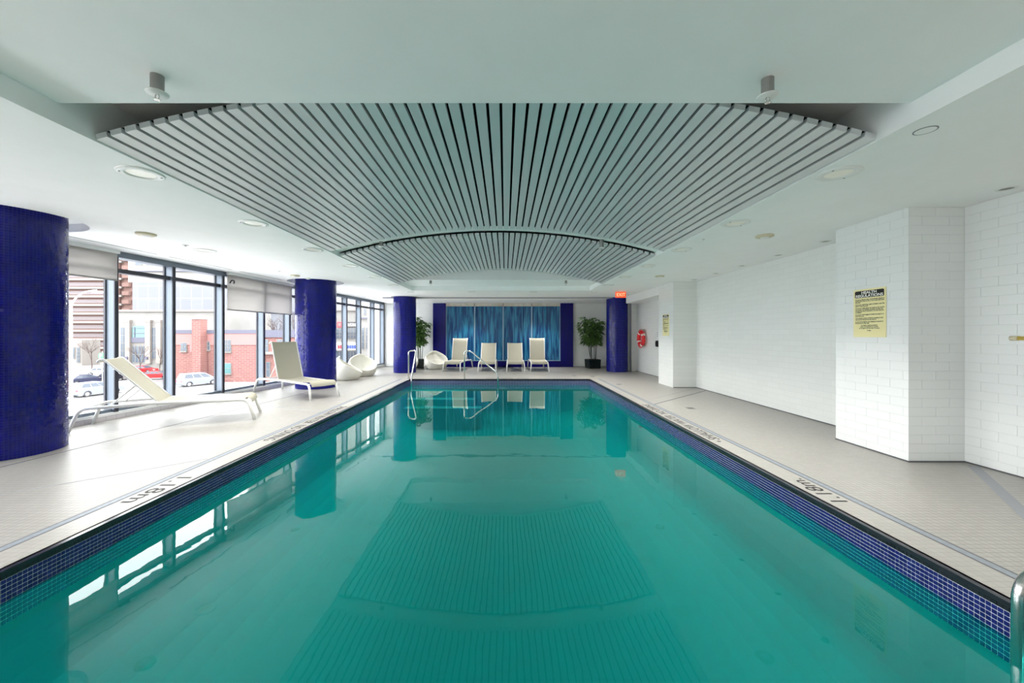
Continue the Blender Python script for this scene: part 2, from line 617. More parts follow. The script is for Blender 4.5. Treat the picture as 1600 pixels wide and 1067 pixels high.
# coved foot of the basin walls
for k in range(8):
    a0, a1 = R(90 * k / 8), R(90 * (k + 1) / 8)
    q = .85
    c0, s0, c1, s1 = q - q * math.cos(a0), q - q * math.sin(a0), q - q * math.cos(a1), q - q * math.sin(a1)
    for (x, sg) in ((XL, 1), (XR, -1)):
        vs = [(x + sg * c0, Y0, zf + s0), (x + sg * c0, Y1, zf + s0), (x + sg * c1, Y1, zf + s1), (x + sg * c1, Y0, zf + s1)]
        bs.add(vs, [(0, 1, 2, 3) if sg < 0 else (3, 2, 1, 0)], True)
    vs = [(XL, Y1 - c0, zf + s0), (XR, Y1 - c0, zf + s0), (XR, Y1 - c1, zf + s1), (XL, Y1 - c1, zf + s1)]
    bs.add(vs, [(0, 1, 2, 3)], True)
struct(bs.build('pool_floor', M['plaster']))
# entry steps in the far corner
st = thing('pool_steps', 'submerged entry steps in the far corner of the pool', 'steps', (0, 0, zf))
for k, (xe, yn) in enumerate(((-1.15, 12.15), (-.92, 11.8), (-.7, 11.45))):
    MB().box(XL + .003, xe, yn, Y1 - .003 - .35 * k, 0, ZW - .14 - .2 * k - zf).build('tread', M['step'], st)
    MB().box(XL + .003, xe + .004, yn - .004, yn + .05, ZW - .15 - .2 * k - zf, ZW - .135 - .2 * k - zf).build('nosing', M['nosing'], st)
# water
wt = MB().add([(XL, Y0, ZW), (XR, Y0, ZW), (XR, Y1, ZW), (XL, Y1, ZW)], [(0, 1, 2, 3)])
water = wt.build('pool_water', M['water'], None, 'stuff')
water['category'] = 'water'
water['label'] = 'calm teal pool water mirroring the ceiling slats'

# ceiling
cl = MB()
cl.prism([(WX(YN) - .35, YN - .1), (TL, YN - .1), (TL, YB + .3), (WX(YB + .3) - .35, YB + .3)], ZC, 3.6)
cr_ = MB()
cr_.box(TR, 5.8, YN - .1, YB + .3, ZC, 3.6)
cr_.box(TL, TR, TF, YB + .3, ZC, 3.6)
struct(cr_.build('ceiling', M['paint']))
low = struct(cl.build('ceiling', M['paint']))
# round recesses that the two nearer columns rise into
for hx, hy in ((-5.95, 4.73), (-5.05, 10.59)):
    cut = MB().disc(hx, hy, .69, ZC - .2, ZC + .11, 48).build('recess_cutter', M['paint'])
    md = low.modifiers.new('recess', 'BOOLEAN')
    md.operation = 'DIFFERENCE'
    md.solver = 'EXACT'
    md.object = cut
    bpy.context.view_layer.update()
    me_ = bpy.data.meshes.new_from_object(low.evaluated_get(bpy.context.evaluated_depsgraph_get()))
    low.modifiers.clear()
    low.data = me_
    bpy.data.objects.remove(cut)
c2 = MB()
c2.box(TL, TR, YN - .1, 2.64, ZT, 3.6)
c2.box(TL, TR, 11.15, TF, ZT, 3.6)
struct(c2.build('ceiling', M['paint']))
c3 = MB(); N = 24
for i in range(N):
    xa, xb = TL + (TR - TL) * i / N, TL + (TR - TL) * (i + 1) / N
    f_ = lambda x: 3.145 + .22 * (1 - ((x + .14) / 2.83) ** 2)
    c3.hexa([(xa, 2.64, f_(xa)), (xb, 2.64, f_(xb)), (xb, 11.15, f_(xb)), (xa, 11.15, f_(xa)),
             (xa, 2.64, 3.6), (xb, 2.64, 3.6), (xb, 11.15, 3.6), (xa, 11.15, 3.6)])
struct(c3.build('ceiling', M['void']))
cg = MB()
for i in range(N):
    xa, xb = TL + (TR - TL) * i / N, TL + (TR - TL) * (i + 1) / N
    f_ = lambda x: 3.19 - .0478 * (x + .14) ** 2 + .072
    cg.hexa([(xa, 6.735, f_(xa)), (xb, 6.735, f_(xb)), (xb, 7.105, f_(xb)), (xa, 7.105, f_(xa)),
             (xa, 6.735, 3.6), (xb, 6.735, 3.6), (xb, 7.105, 3.6), (xa, 7.105, 3.6)])
struct(cg.build('ceiling', M['void']))
c4 = MB().box(-5.1, WR, 14.9, YB, ZC - .04, ZC + .02)
struct(c4.build('ceiling', M['paint']))
c5 = MB().box(-4.6, WR, 14.885, 14.9, ZC - .042, ZC - .001)
struct(c5.build('trim_21', M['softjoint']))


# walls
wr = MB()
wr.box(WR, WR + .5, YN, 15.25, 0, ZC)
wr.box(WR - .2, WR + .5, 15.25, YB, 0, ZC)
wall_right = struct(wr.build('wall_right', M['wall']))
wbk = MB().box(-6, 6, YB, YB + .3, 0, ZC)
struct(wbk.build('wall_back', M['wallx']))
wn = MB().box(-8.5, 6, YN - .3, YN, 0, ZC)
struct(wn.build('wall_front', M['wallx']))
bm_ = MB().box(4.45, WR, 11.47, 14.62, 2.55, ZC)
struct(bm_.build('ceiling_beam', M['white']))


def pier(y0, y1, tiles):
    c = .004
    o = MB().box(4.43 + (c if tiles else 0), WR, y0 + (c if tiles else 0), y1, 0, ZC).build('tiled_pier', M['wallgrout'] if tiles else M['wall'])
    return struct(o)


pier_near = pier(4.36, 5.32, True)
pier_far = pier(10.48, 11.47, False)
TILE = {}


def tile_at(parent, wd, ht, org, right, up, out):
    """one glazed wall tile laid on a wall; alike tiles share a mesh"""
    k = (round(wd, 4), round(ht, 4), tuple(right))
    if k not in TILE:
        r, u, o = Vector(right), Vector(up), Vector(out)
        j, e = .0009, .0012
        def ring(i, d):
            return [r * a + u * b + o * d for a, b in ((j + i, j + i), (wd - j - i, j + i), (wd - j - i, ht - j - i), (j + i, ht - j - i))]
        vs = ring(0, 0) + ring(0, .003) + ring(e, .004)
        fs = [(k_, (k_ + 1) % 4, 4 + (k_ + 1) % 4, 4 + k_) for k_ in range(4)] + [(4 + k_, 4 + (k_ + 1) % 4, 8 + (k_ + 1) % 4, 8 + k_) for k_ in range(4)] + [(8, 9, 10, 11)]
        TILE[k] = MB().add(vs, fs).mesh('tile', M['walltile'])
    t = link('tile', TILE[k], parent)
    t.location = org
    return t


NR = 28
hh = ZC / NR


def courses(parent, length, start, right, out, first=.30):
    for r_ in range(NR):
        x = 0
        wl = .30 if r_ % 2 else .15
        while x < length - .005:
            ww = min(wl, length - x)
            if length - x - ww < .03:
                ww = length - x
            o = Vector(start) + Vector(right) * x + Vector((0, 0, r_ * hh))
            tile_at(parent, ww, hh, o, right, (0, 0, 1), out)
            x += ww
            wl = .30


courses(pier_near, .96, (4.434, 5.32, 0), (0, -1, 0), (-1, 0, 0))
courses(pier_near, .62, (4.43, 4.364, 0), (1, 0, 0), (0, -1, 0))
courses(wall_right, 4.36 - 2.86, (WR, 4.36, 0), (0, -1, 0), (-1, 0, 0))


def base(n, x0, x1, y0, y1):
    struct(MB().box(x0, x1, y0, y1, 0, .014).build(n, M['joint']))


base('baseboard_right', WR - .008, WR, 5.32, 10.48)
base('baseboard_right', WR - .008, WR, YN, 4.35)
base('baseboard_right', 4.422, 4.43, 4.35, 5.32)
base('baseboard_right', 4.422, WR, 4.347, 4.358)
base('baseboard_right', 4.442, 4.45, 10.47, 11.47)
base('baseboard_right', 4.44, WR, 10.468, 10.478)
base('baseboard_right', WR - .008, WR, 11.47, 15.25)
base('baseboard_back', -5.2, -3.15, YB - .01, YB)
base('baseboard_back', 2.95, WR - .2, YB - .01, YB)

# window wall -------------------------------------------------------
MUL = [-6.4, -5.35, -4.3, -3.2, -2.15, -1.05, .05, 1.15, 2.25, 3.35, 4.45, 5.55, 6.64, 7.65, 8.80, 10.05, 11.04, 12.1, 13.1, 14.12, 15.14, 16.3, 17.25]
cb_ = MB(); wbox(cb_, YN, YB, -.35, 0, 0, .07)
struct(cb_.build('wall_left', M['curb']))
sb_ = MB(); wbox(sb_, YN, YB, -.30, -.02, .07, .115)
struct(sb_.build('trim_22', M['white']))
hd = MB(); wbox(hd, YN, YB, -.25, -.03, 2.70, ZC)
struct(hd.build('trim_23', M['frame']))
for i in range(len(MUL) - 1):
    a, b = MUL[i], MUL[i + 1]
    fr = MB()
    wbox(fr, b - .055, b, -.20, -.03, .115, 2.70)
    wn_ = struct(fr.build('window_%d' % (i + 1), M['frame']))
    mb = MB()
    wbox(mb, b - .055, b + .004, -.03, -.008, .115, 2.70)
    mb.build('backlit_mullion_face', M['framedark'], wn_)  # room face given a dark colour that stands in for its backlit shade
    mb = MB()
    wbox(mb, b - .075, b - .055, -.20, -.165, .115, 2.70)
    mb.build('gasket', M['framedark'], wn_)
    mb = MB(); wbox(mb, a, b - .055, -.20, -.06, 2.445, 2.515)
    mb.build('transom', M['framedark'], wn_)
    mb = MB(); wbox(mb, a, b - .055, -.20, -.06, .115, .165)
    mb.build('bottom_rail', M['frame'], wn_)
    mb = MB(); wbox(mb, a, b - .055, -.145, -.135, .165, 2.445)
    mb.build('pane', M['glass'], wn_)
    mb = MB(); wbox(mb, a, b - .055, -.145, -.135, 2.515, 2.70)
    mb.build('pane', M['glass'], wn_)


def blind(label, ya, yb, zb_):
    y0 = ya
    o = thing('roller_blind', label, 'blind', WP(ya, .02, zb_), 0, 'roller blinds on the window wall')
    L = Vector(o.location)
    def sub(mb):
        mb.v = [tuple(Vector(p) - L) for p in mb.v]
        return mb
    mb = MB(); wbox(mb, ya, yb, .018, .021, zb_ + .02, ZC - .06); sub(mb).build('blind_cloth', M['blind'], o)
    mb = MB(); wbox(mb, ya, yb, .008, .030, zb_, zb_ + .022); sub(mb).build('bottom_bar', M['greymetal'], o)
    mb = MB(); wbox(mb, ya - .005, yb + .005, .0, .07, ZC - .06, ZC - .001); sub(mb).build('roller_case', M['white'], o)
    return o


blind('grey roller blind drawn part down beside the nearest blue column', 4.5, 6.60, 2.29)
bl = blind('wide grey roller blind drawn low over two window bays', 8.84, 11.05, 1.945)
L = Vector(bl.location)
mb = MB().tube([Vector(p) - L for p in bend([WP(8.9, .035, 2.55), WP(8.9, .07, 2.62), WP(8.99, .07, 2.62), WP(8.99, .05, 2.55)], .04)], .014, 6)
mb.build('hook', M['black'], bl)

# ------------------------------------------------------------------ columns


def column(x, y, r, rr, label, top=ZC):
    col = struct(MB().lathe([(r, 0), (r, top)], x, y, 0, 64).build('column', M['colgrout']))
    tag(col, label, 'column', 'round blue mosaic columns')
    p = .0305
    n = int(2 * math.pi * r / p)
    rows = int(top / p)
    ph = 2 * math.pi / n
    mb = MB(); hw = p * .43
    for j in range(rows):
        z = (j + .5) * top / rows
        for k in range(n):
            a = k * ph
            ca, sa = math.cos(a), math.sin(a)
            if ca * (x) + sa * (y) > .45 * math.hypot(x, y):   # far side is against nothing that can be seen
                continue
            t1, t2 = random.gauss(0, .03), random.gauss(0, .03)
            vs = []
            for du, dv in ((-1, -1), (1, -1), (1, 1), (-1, 1)):
                rad = r + .0025 + (du * t1 + dv * t2) * hw
                vs.append((x + ca * rad - sa * du * hw, y + sa * rad + ca * du * hw, z + dv * hw))
            mb.add(vs, [(0, 1, 2, 3)])
    mb.build('mosaic_tile', M['coltile'], col, 'stuff')
    if top > ZC:
        return col
    mb = MB().lathe([(r + .004, ZC - .001), (rr, ZC - .001), (rr, ZC - .012), (rr - .02, ZC - .014), (r + .004, ZC - .008)], x, y, 0, 48)
    mb.build('shaded_recess_ring', M['softjoint'], col)  # flush grey ring; its colour stands in for the shaded recess round the column
    return col


column(-5.95, 4.73, .50, .68, 'largest blue mosaic column, standing beside the nearest roller blind', ZC + .11)
column(-5.05, 10.59, .50, .70, 'blue mosaic column behind the upright lounger at the windows', ZC + .11)
column(-3.75, 14.81, .412, .50, 'blue mosaic column between the pool corner and the left end of the back wall')
column(4.28, 15.19, .40, .43, 'blue mosaic column under the lit exit sign')

# ------------------------------------------------------------------ vaulted slat ceilings


def zs(x):
    return 3.19 - .0478 * (x + .14) ** 2


NSL = 54
PIT = (TR - TL) / NSL
SLAT = {}


def slat_panel(label, y0, y1):
    o = thing('slat_ceiling_panel', label, 'ceiling panel', (-.14, y0, 2.80), 0, 'vaulted slat panels over the pool')
    ln = y1 - y0
    hw = PIT * .385
    me = MB().box(-hw, hw, 0, ln, 0, .04).mesh('slat', M['slat'])
    for i in range(NSL):
        x = TL + (i + .5) * PIT
        s = link('slat', me, o)
        s.location = (x + .14, 0, zs(x) - 2.80)
        s.rotation_euler = (0, math.atan(.0956 * (x + .14)), 0)
    fb = MB()
    for i in range(28):
        xa, xb = TL + .01 + (TR - TL - .02) * i / 28, TL + .01 + (TR - TL - .02) * (i + 1) / 28
        za, zb2 = zs(xa) - 2.80 + .044, zs(xb) - 2.80 + .044
        fb.hexa([(xa + .14, .02, za), (xb + .14, .02, zb2), (xb + .14, ln - .02, zb2), (xa + .14, ln - .02, za),
                 (xa + .14, .02, za + .01), (xb + .14, .02, zb2 + .01), (xb + .14, ln - .02, zb2 + .01), (xa + .14, ln - .02, za + .01)])
    fb.build('slat_backing', M['backing'], o)  # black sheet added above the slats so the gaps between them read black
    for yy in (.5, ln - .5):
        rb = MB()
        for i in range(28):
            xa, xb = TL + (TR - TL) * i / 28, TL + (TR - TL) * (i + 1) / 28
            za, zb2 = zs(xa) - 2.80 + .056, zs(xb) - 2.80 + .056
            rb.hexa([(xa + .14, yy - .02, za), (xb + .14, yy - .02, zb2), (xb + .14, yy + .02, zb2), (xa + .14, yy + .02, za),
                     (xa + .14, yy - .02, za + .05), (xb + .14, yy - .02, zb2 + .05), (xb + .14, yy + .02, zb2 + .05), (xa + .14, yy + .02, za + .05)])
        rb.build('arched_carrier', M['greymetal'], o)
    return o


slat_panel('large vaulted panel of grey slats over the near half of the pool', 2.87, 6.72)
slat_panel('smaller-looking vaulted panel of grey slats over the far half of the pool', 7.12, 10.98)

# ------------------------------------------------------------------ ceiling fittings


def lamp_light(parent, name, z, power, size, spread, col):
    if power <= 0:
        return None
    ld = bpy.data.lights.new(name, 'AREA')
    ld.shape = 'DISK'; ld.size = size; ld.energy = power; ld.color = col
    ld.spread = R(spread)
    lo = bpy.data.objects.new(name, ld)
    COL.objects.link(lo)
    lo.parent = parent
    lo.location = (0, 0, z)
    return lo


def downlight(x, y, label, r=.165, z=ZC, grp='recessed round ceiling lights', power=None):
    o = thing('recessed_light', label, 'ceiling light', (x, y, z), 0, grp)
    MB().lathe([(r, 0), (r, -.006), (r - .012, -.012), (r * .66, -.012), (r * .62, -.002)], seg=32).build('trim_ring', M['lacquer'], o)
    MB().lathe([(r * .64, -.003), (r * .35, -.006), (.001, -.007)], seg=32).build('lens', M['lens'], o)
    for a in (0.6, 0.6 + math.pi):
        MB().disc(math.cos(a) * r * .83, math.sin(a) * r * .83, .008, -.016, -.011, 8).build('screw', M['greymetal'], o)
    lamp_light(o, 'lamp', -.03, P_DOWN if power is None else power, r * 1.2, 100, (1, .98, .94))
    return o


ORD = ['nearest', 'second', 'third', 'fourth', 'fifth', 'sixth']
for k in range(6):
    y = 3.44 + 1.54 * k
    downlight(-3.16, y, '%s round light in the row above the window-side pool edge' % ORD[k])
    downlight(2.89, y, '%s round light in the row above the pool edge on the tiled wall side' % ORD[k])
downlight(-5.0, 6.6, 'oval-looking light in the ceiling between the windows and the pool', .17)
for k, (px_, yy, lb) in enumerate(((-3.1, 12.95, 'left'), (-1.1, 12.95, 'middle left'), (.92, 12.95, 'middle right'), (2.9, 12.95, 'right'))):
    downlight(px_, yy, 'small light behind the raised tray, %s of the four' % lb, .13, ZC, 'lights behind the tray')
for px_, lb in ((-1.55, 'left'), (1.4, 'right')):
    downlight(px_, 16.2, 'small light in front of the blue water wall, %s of the two' % lb, .12, ZC - .04, 'lights by the water wall')
for k, y in enumerate((3.8, 5.95, 6.98, 8.05, 9.06, 10.08)):
    o = thing('wall_washer', '%s small dark recessed lamp along the tiled right wall' % ORD[k], 'ceiling light', (4.8, y, ZC), 0, 'wall washers along the tiled wall')
    MB().lathe([(.075, 0), (.075, -.006), (.055, -.008), (.05, -.001)], seg=20).build('trim_ring', M['lacquer'], o)
    MB().lathe([(.052, -.002), (.001, -.003)], seg=20).build('aperture', M['aperture'], o)
    lamp_light(o, 'lamp', -.02, P_WASH, .09, 92, (1, .97, .92))
# lamps over the part of the hall behind the camera
for x, y, nm in ((-3.16, .36, 'window side'), (2.89, .36, 'wall side'), (-3.16, -1.6, 'window side by the entrance wall'), (2.89, -1.6, 'wall side by the entrance wall')):
    downlight(x, y, 'round light above the near pool end, %s, behind the viewpoint' % nm, power=P_BACK)


def dome(x, y, r, label, cat, name, m, h=.03, grp=None):
    o = thing(name, label, cat, (x, y, ZC), 0, grp)
    MB().lathe([(r, 0), (r, -h * .6), (r * .8, -h), (r * .45, -h)], seg=24).build('base', m, o)
    MB().lathe([(r * .5, -h), (r * .42, -h - .012), (.001, -h - .014)], seg=24).build('cover', M['lacquer'], o)
    return o


dome(3.66, 5.6, .115, 'beige round smoke detector on the ceiling by the near pier', 'detector', 'smoke_detector', M['beige'])
dome(3.68, 9.45, .11, 'beige round smoke detector on the ceiling by the far pier', 'detector', 'smoke_detector', M['beige'])
dome(-4.98, 5.5, .115, 'beige round smoke detector above the reclined lounger', 'detector', 'smoke_detector', M['beige'])
dome(-4.95, 9.35, .10, 'beige round smoke detector in front of the second column', 'detector', 'smoke_detector', M['beige'])
dome(-4.9, 9.85, .08, 'pale sprinkler cap close beside the second column', 'sprinkler', 'flush_sprinkler', M['lacquer'], .015)
dome(2.88, 5.83, .045, 'white sprinkler cap between two pool lights on the wall side', 'sprinkler', 'flush_sprinkler', M['lacquer'], .012)
dome(-5.0, 6.2, .045, 'white sprinkler cap beside the oval-looking light', 'sprinkler', 'flush_sprinkler', M['lacquer'], .012)
dome(-4.97, 8.7, .045, 'white sprinkler cap above the upright lounger', 'sprinkler', 'flush_sprinkler', M['lacquer'], .012)
o = thing('ceiling_speaker', 'flat white ring speaker cover near the front right of the ceiling', 'speaker', (2.88, 2.72, ZC))
MB().lathe([(.064, 0), (.064, -.003), (.055, -.003)], seg=28).build('rim', M['softjoint'], o)
MB().lathe([(.056, -.003), (.001, -.004)], seg=28).build('cover', M['paint'], o)


def sprinkler(x, y, ztop, ln, label):
    o = thing('hanging_sprinkler', label, 'sprinkler', (x, y, ztop), 0, 'hanging sprinkler heads')
    MB().disc(0, 0, .034, -ln, 0, 20).build('sleeve', M['greymetal'], o)
    MB().lathe([(.001, -ln + .004), (.058, -ln + .002), (.056, -ln - .004), (.001, -ln - .006)], seg=24).build('escutcheon', M['lacquer'], o)
    mb = MB()
    for s in (-1, 1):
        mb.tube(bend([(s * .006, 0, -ln - .005), (s * .014, 0, -ln - .02), (s * .004, 0, -ln - .036)], .01), .003, 6)
    mb.build('yoke', M['chrome'], o)
    MB().disc(0, 0, .016, -ln - .040, -ln - .036, 12).build('deflector', M['chrome'], o)


sprinkler(-2.07, 2.36, ZT, .105, 'grey sprinkler head hanging from the near ceiling on the window side')
sprinkler(1.58, 2.39, ZT, .105, 'grey sprinkler head hanging from the near ceiling on the wall side')
sprinkler(-2.16, 6.92, 3.02, .085, 'sprinkler in the gap between the slat panels, window side')
sprinkler(1.68, 6.92, 3.055, .14, 'sprinkler in the gap between the slat panels, wall side')
sprinkler(-2.13, 11.32, ZT, .09, 'small sprinkler beyond the far slat panel, window side')
sprinkler(1.73, 11.32, ZT, .09, 'small sprinkler beyond the far slat panel, wall side')

for k, (a, b) in enumerate(((3.9, 5.4), (5.6, 6.95), (7.18, 8.57), (8.81, 10.1), (11.6, 13.0), (13.3, 14.8))):
    o = thing('slot_diffuser', '%s dark air slot in the ceiling along the windows' % ORD[k], 'air vent', (0, 0, ZC), 0, 'air slots along the windows')
    mb = MB(); wbox(mb, a, b, .36, .385, -.003, .0); mb.build('slot', M['framedark'], o)
    mb = MB(); wbox(mb, a - .02, b + .02, .385, .40, -.004, .0); wbox(mb, a - .02, b + .02, .345, .36, -.004, .0); mb.build('flange', M['lacquer'], o)

# exit sign
o = thing('exit_sign', 'lit orange exit sign hanging from the ceiling above the column', 'sign', (3.71, 12.76, 2.69))
MB().box(-.165, .165, -.025, .025, -.10, .085).build('housing', M['exit'], o)
MB().box(-.02, .02, -.015, .015, .085, .11).build('mount', M['lacquer'], o)
text_mesh('EXIT', .15, (1, 0, 0), (0, 0, 1), (0, -.027, -.058), 'lettering', M['exitlet'], o, .001, 'CENTER', width=.27)

# ------------------------------------------------------------------ end wall features
pl = thing('water_wall', 'wide blue rippled-glass water feature between two dark blue tiled piers', 'water feature', (0, YB, 0))
xa, xb, xc, xd = [(p - VX) * YB / F for p in (677.5, 697.5, 874.8, 894.7)]
M['navytile'] = tiled(mat('navy_mosaic', s2l(12, 12, 96), .15, spec=.25), s2l(6, 4, 112), s2l(3, 2, 90), s2l(12, 10, 92), .0305, .0305, .002, 'XZ', 0, .5, .002)
M['navytile2'] = M['navytile']
MB().box(xa, xb, -.16, -.002, 0, 2.76).build('tiled_pier', M['navytile'], pl)
MB().box(xc, xd, -.16, -.002, 0, 2.76).build('tiled_pier', M['navytile'], pl)
MB().box(xb, xc, -.20, -.002, 0, .27).build('basin', M['navytile'], pl)
MB().box(xb, xc, -.21, -.19, .27, .295).build('basin_rim', M['bluestrip'], pl)
MB().box(xb, xc, -.12, -.002, 2.63, 2.76).build('trough', M['trough'], pl)
pw_ = (xc - xb) / 4
for k in range(4):
    a, b = xb + k * pw_, xb + (k + 1) * pw_
    nx, nz_ = 40, 2
    mb = MB()
    vs = []
    for j in range(2):
        for i in range(nx + 1):
            x = a + .02 + (b - a - .04) * i / nx
            y = -.07 + .006 * math.sin(i * 1.9 + k) + .004 * math.sin(i * 4.3 + 2 * k)
            vs.append((x, y, .27 if j == 0 else 2.63))
    mb.add(vs, [(i, i + 1, nx + 2 + i, nx + 1 + i) for i in range(nx)], True)
    mb.box(a + .02, b - .02, -.055, -.004, .27, 2.63)
    mb.build('glass_panel', M['streak'], pl)
for k in range(5):
    x = xb + k * pw_
    MB().box(x - .022, x + .022, -.10, -.003, .27, 2.63).build('divider', M['bluestrip'], pl)
    if 0 < k < 4:
        MB().box(x - .022, x + .022, -.13, -.12, 2.63, 2.76).build('bracket', M['greymetal'], pl)

# ------------------------------------------------------------------ signs on the piers
BODY = [('L', 'No person infected with a communicable disease or'), ('L', 'having open sores on his or her body shall enter'), ('L', 'the pool.'), ('G', ''),
        ('L', 'No person shall bring a glass container onto the'), ('L', 'deck or into the pool.'), ('G', ''),
        ('L', 'No person shall pollute the water in the pool in'), ('L', 'any manner and spitting, spouting of water and'), ('L', 'blowing the nose in the pool or on the deck are'), ('L', 'prohibited.'), ('G', ''),
        ('L', 'No person shall engage in boisterous play in or'), ('L', 'about the pool.'), ('G', ''),
        ('L', 'The maximum number of bathers permitted on the'), ('L', 'deck and in the pool at any time is'), ('G', ''),
        ('L', 'In case of emergency, the telephone nearest to'), ('L', 'the pool is on the wall.'), ('G', ''),
        ('C', 'No bather shall be admitted'), ('C', 'unless accompanied by a parent'), ('C', 'or an agent not less than 16 years'), ('G', ''), ('C', 'of age.')]


def sign(y, z0, x, label):
    o = thing('regulation_sign', label, 'sign', (x, y, z0), 0, 'health regulations signs')
    W, H = .43, .59
    MB().box(-.006, 0, -W / 2, W / 2, 0, H).build('board', M['signface'], o)
    hb = MB()
    q = .015
    pts = []
    for cx, cz, a0 in ((W / 2 - .022 - q, H - .02 - q, 0), (-W / 2 + .022 + q, H - .02 - q, 90), (-W / 2 + .022 + q, H - .105 + q, 180), (W / 2 - .022 - q, H - .105 + q, 270)):
        pts += [(cx + q * math.cos(R(a0 + t)), cz + q * math.sin(R(a0 + t))) for t in (0, 30, 60, 90)]
    n = len(pts)
    hb.add([(-.0065, -a, b) for a, b in pts] + [(-.0075, -a, b) for a, b in pts],
           [tuple(range(n, 2 * n))] + [(i, (i + 1) % n, n + (i + 1) % n, n + i) for i in range(n)])
    hb.build('heading_panel', M['ink'], o)
    text_mesh('HEALTH', .046, (0, -1, 0), (0, 0, 1), (-.0082, 0, H - .058), 'heading', M['signwhite'], o, .0004, 'CENTER', width=.2, bold=.0012)
    text_mesh('REGULATIONS', .046, (0, -1, 0), (0, 0, 1), (-.0082, 0, H - .098), 'heading', M['signwhite'], o, .0004, 'CENTER', width=.36, bold=.0012)
    z = H - .133
    for kind, s in BODY:
        if kind == 'G':
            z -= .0085
            continue
        if kind == 'L':
            wd = min(.385, .0080 * len(s))
            text_mesh(s, .0165, (0, -1, 0), (0, 0, 1), (-.0065, W / 2 - .028, z), 'text_line', M['ink'], o, .0003, 'LEFT', width=wd, bold=.0007)
        else:
            text_mesh(s, .0155, (0, -1, 0), (0, 0, 1), (-.0065, 0, z), 'text_line', M['ink'], o, .0003, 'CENTER', width=min(.30, .0080 * len(s)), bold=.0006)
        z -= .0178
    return o


sign(4.825, 1.37, 4.429, 'cream health regulations sign with black heading on the near tiled pier')
sign(10.94, 1.37, 4.429 + .0, 'cream health regulations sign with black heading on the far pier by the life ring')

# life ring, wall phone, yellow pole
lr = thing('life_ring', 'red and white life ring hung on the white wall', 'life ring', (4.93, 14.4, 1.25))
RT, rt = .245, .07


def ring_arc(a0, a1, rr, n=14, seg=12):
    return MB().tube([(0, RT * math.sin(R(a0 + (a1 - a0) * k / n)), RT * math.cos(R(a0 + (a1 - a0) * k / n))) for k in range(n + 1)], rr, seg)


for k in range(4):
    ring_arc(90 * k + 38, 90 * k + 112, rt).build('foam_segment', M['red'], lr)
    ring_arc(90 * k + 22, 90 * k + 38, rt + .003, 5).build('white_band', M['signwhite'], lr)
mb = MB()
for k in range(4):
    mb.tube([(-.03, (RT + rt + .012 + .02 * math.sin(math.pi * t / 8)) * math.sin(R(90 * k + 30 + 90 * t / 8)), (RT + rt + .012 + .02 * math.sin(math.pi * t / 8)) * math.cos(R(90 * k + 30 + 90 * t / 8))) for t in range(9)], .008, 6)
mb.build('grab_rope', M['red'], lr)
MB().box(.03, .115, -.02, .02, .17, .2).build('hook', M['greymetal'], lr)

ph = thing('wall_phone', 'black emergency phone on the white wall beside the far pier', 'phone', (WR - .045, 13.15, 1.1))
MB().box(.0, .042, -.07, .07, -.10, .10).build('base', M['black'], ph)
MB().tube(bend([(-.015, -.03, -.085), (-.03, -.03, -.05), (-.03, -.03, .05), (-.015, -.03, .085)], .03), .018, 8).build('handset', M['black'], ph)
MB().box(-.002, .0, .0, .05, -.04, .04).build('keypad', M['softjoint'], ph)
o = thing('notice_plate', 'small white notice plate above the wall phone', 'notice', (WR - .006, 13.15, 1.4))
MB().box(0, .005, -.09, .09, -.13, .13).build('plate', M['white'], o)
for k in range(3):
    MB().box(-.001, 0, -.05, .05, .06 - .06 * k, .075 - .06 * k).build('printed_bar', M['softjoint'], o)

yp = thing('reach_pole', 'yellow rescue pole resting on wall hooks at the right edge', 'pole', (4.97, 3.9, 1.365))
MB().tube([(0, 0, 0), (0, -3.2, 0)], .02, 12).build('shaft', M['yellow'], yp)
MB().tube([(0, .0, 0), (0, -.06, 0)], .024, 12).build('end_cap', M['beige'], yp)
for yy in (-.3, -2.6):
    MB().tube(bend([(.064, yy, 0.02), (.0, yy, -.05), (-.03, yy, 0.0)], .03), .008, 6).build('hook', M['greymetal'], yp)

# ------------------------------------------------------------------ deck lettering and drains


def deck_text(body, side, ya, yb, label, size):
    ln = abs(yb - ya)
    if side == 'R':
        o = thing('deck_marking', label, 'marking', (XR + .24, ya, 0))
        text_mesh(body, size, (0, 1, 0), (-1, 0, 0), (0, 0, .0012), 'lettering', M['ink'], o, .0006, 'LEFT', width=ln)
    elif side == 'L':
        o = thing('deck_marking', label, 'marking', (XL - .24, ya, 0))
        text_mesh(body, size, (0, -1, 0), (1, 0, 0), (0, 0, .0012), 'lettering', M['ink'], o, .0006, 'LEFT', width=ln)
    else:
        o = thing('deck_marking', label, 'marking', (ya, Y1 + .26, 0))
        text_mesh(body, size, (-1, 0, 0), (0, -1, 0), (0, 0, .0012), 'lettering', M['ink'], o, .0006, 'LEFT', width=ln)
    return o


deck_text('\u2022 SHALLOW WATER  NO DIVING', 'R', 5.17, 7.95, 'black SHALLOW WATER NO DIVING lettering in the coping on the wall side', .205)
deck_text('SHALLOW WATER  NO DIVING', 'L', 7.75, 5.25, 'black SHALLOW WATER NO DIVING lettering in the coping on the window side', .205)
deck_text('1.18m.', 'R', 3.28, 3.82, 'black 1.18m depth marking in the coping on the wall side', .20)
deck_text('1.18m', 'L', 3.95, 3.36, 'black 1.18m depth marking in the coping on the window side', .20)
deck_text('NO DIVING', 'F', .75, -.6, 'black NO DIVING lettering at the far pool edge', .16)


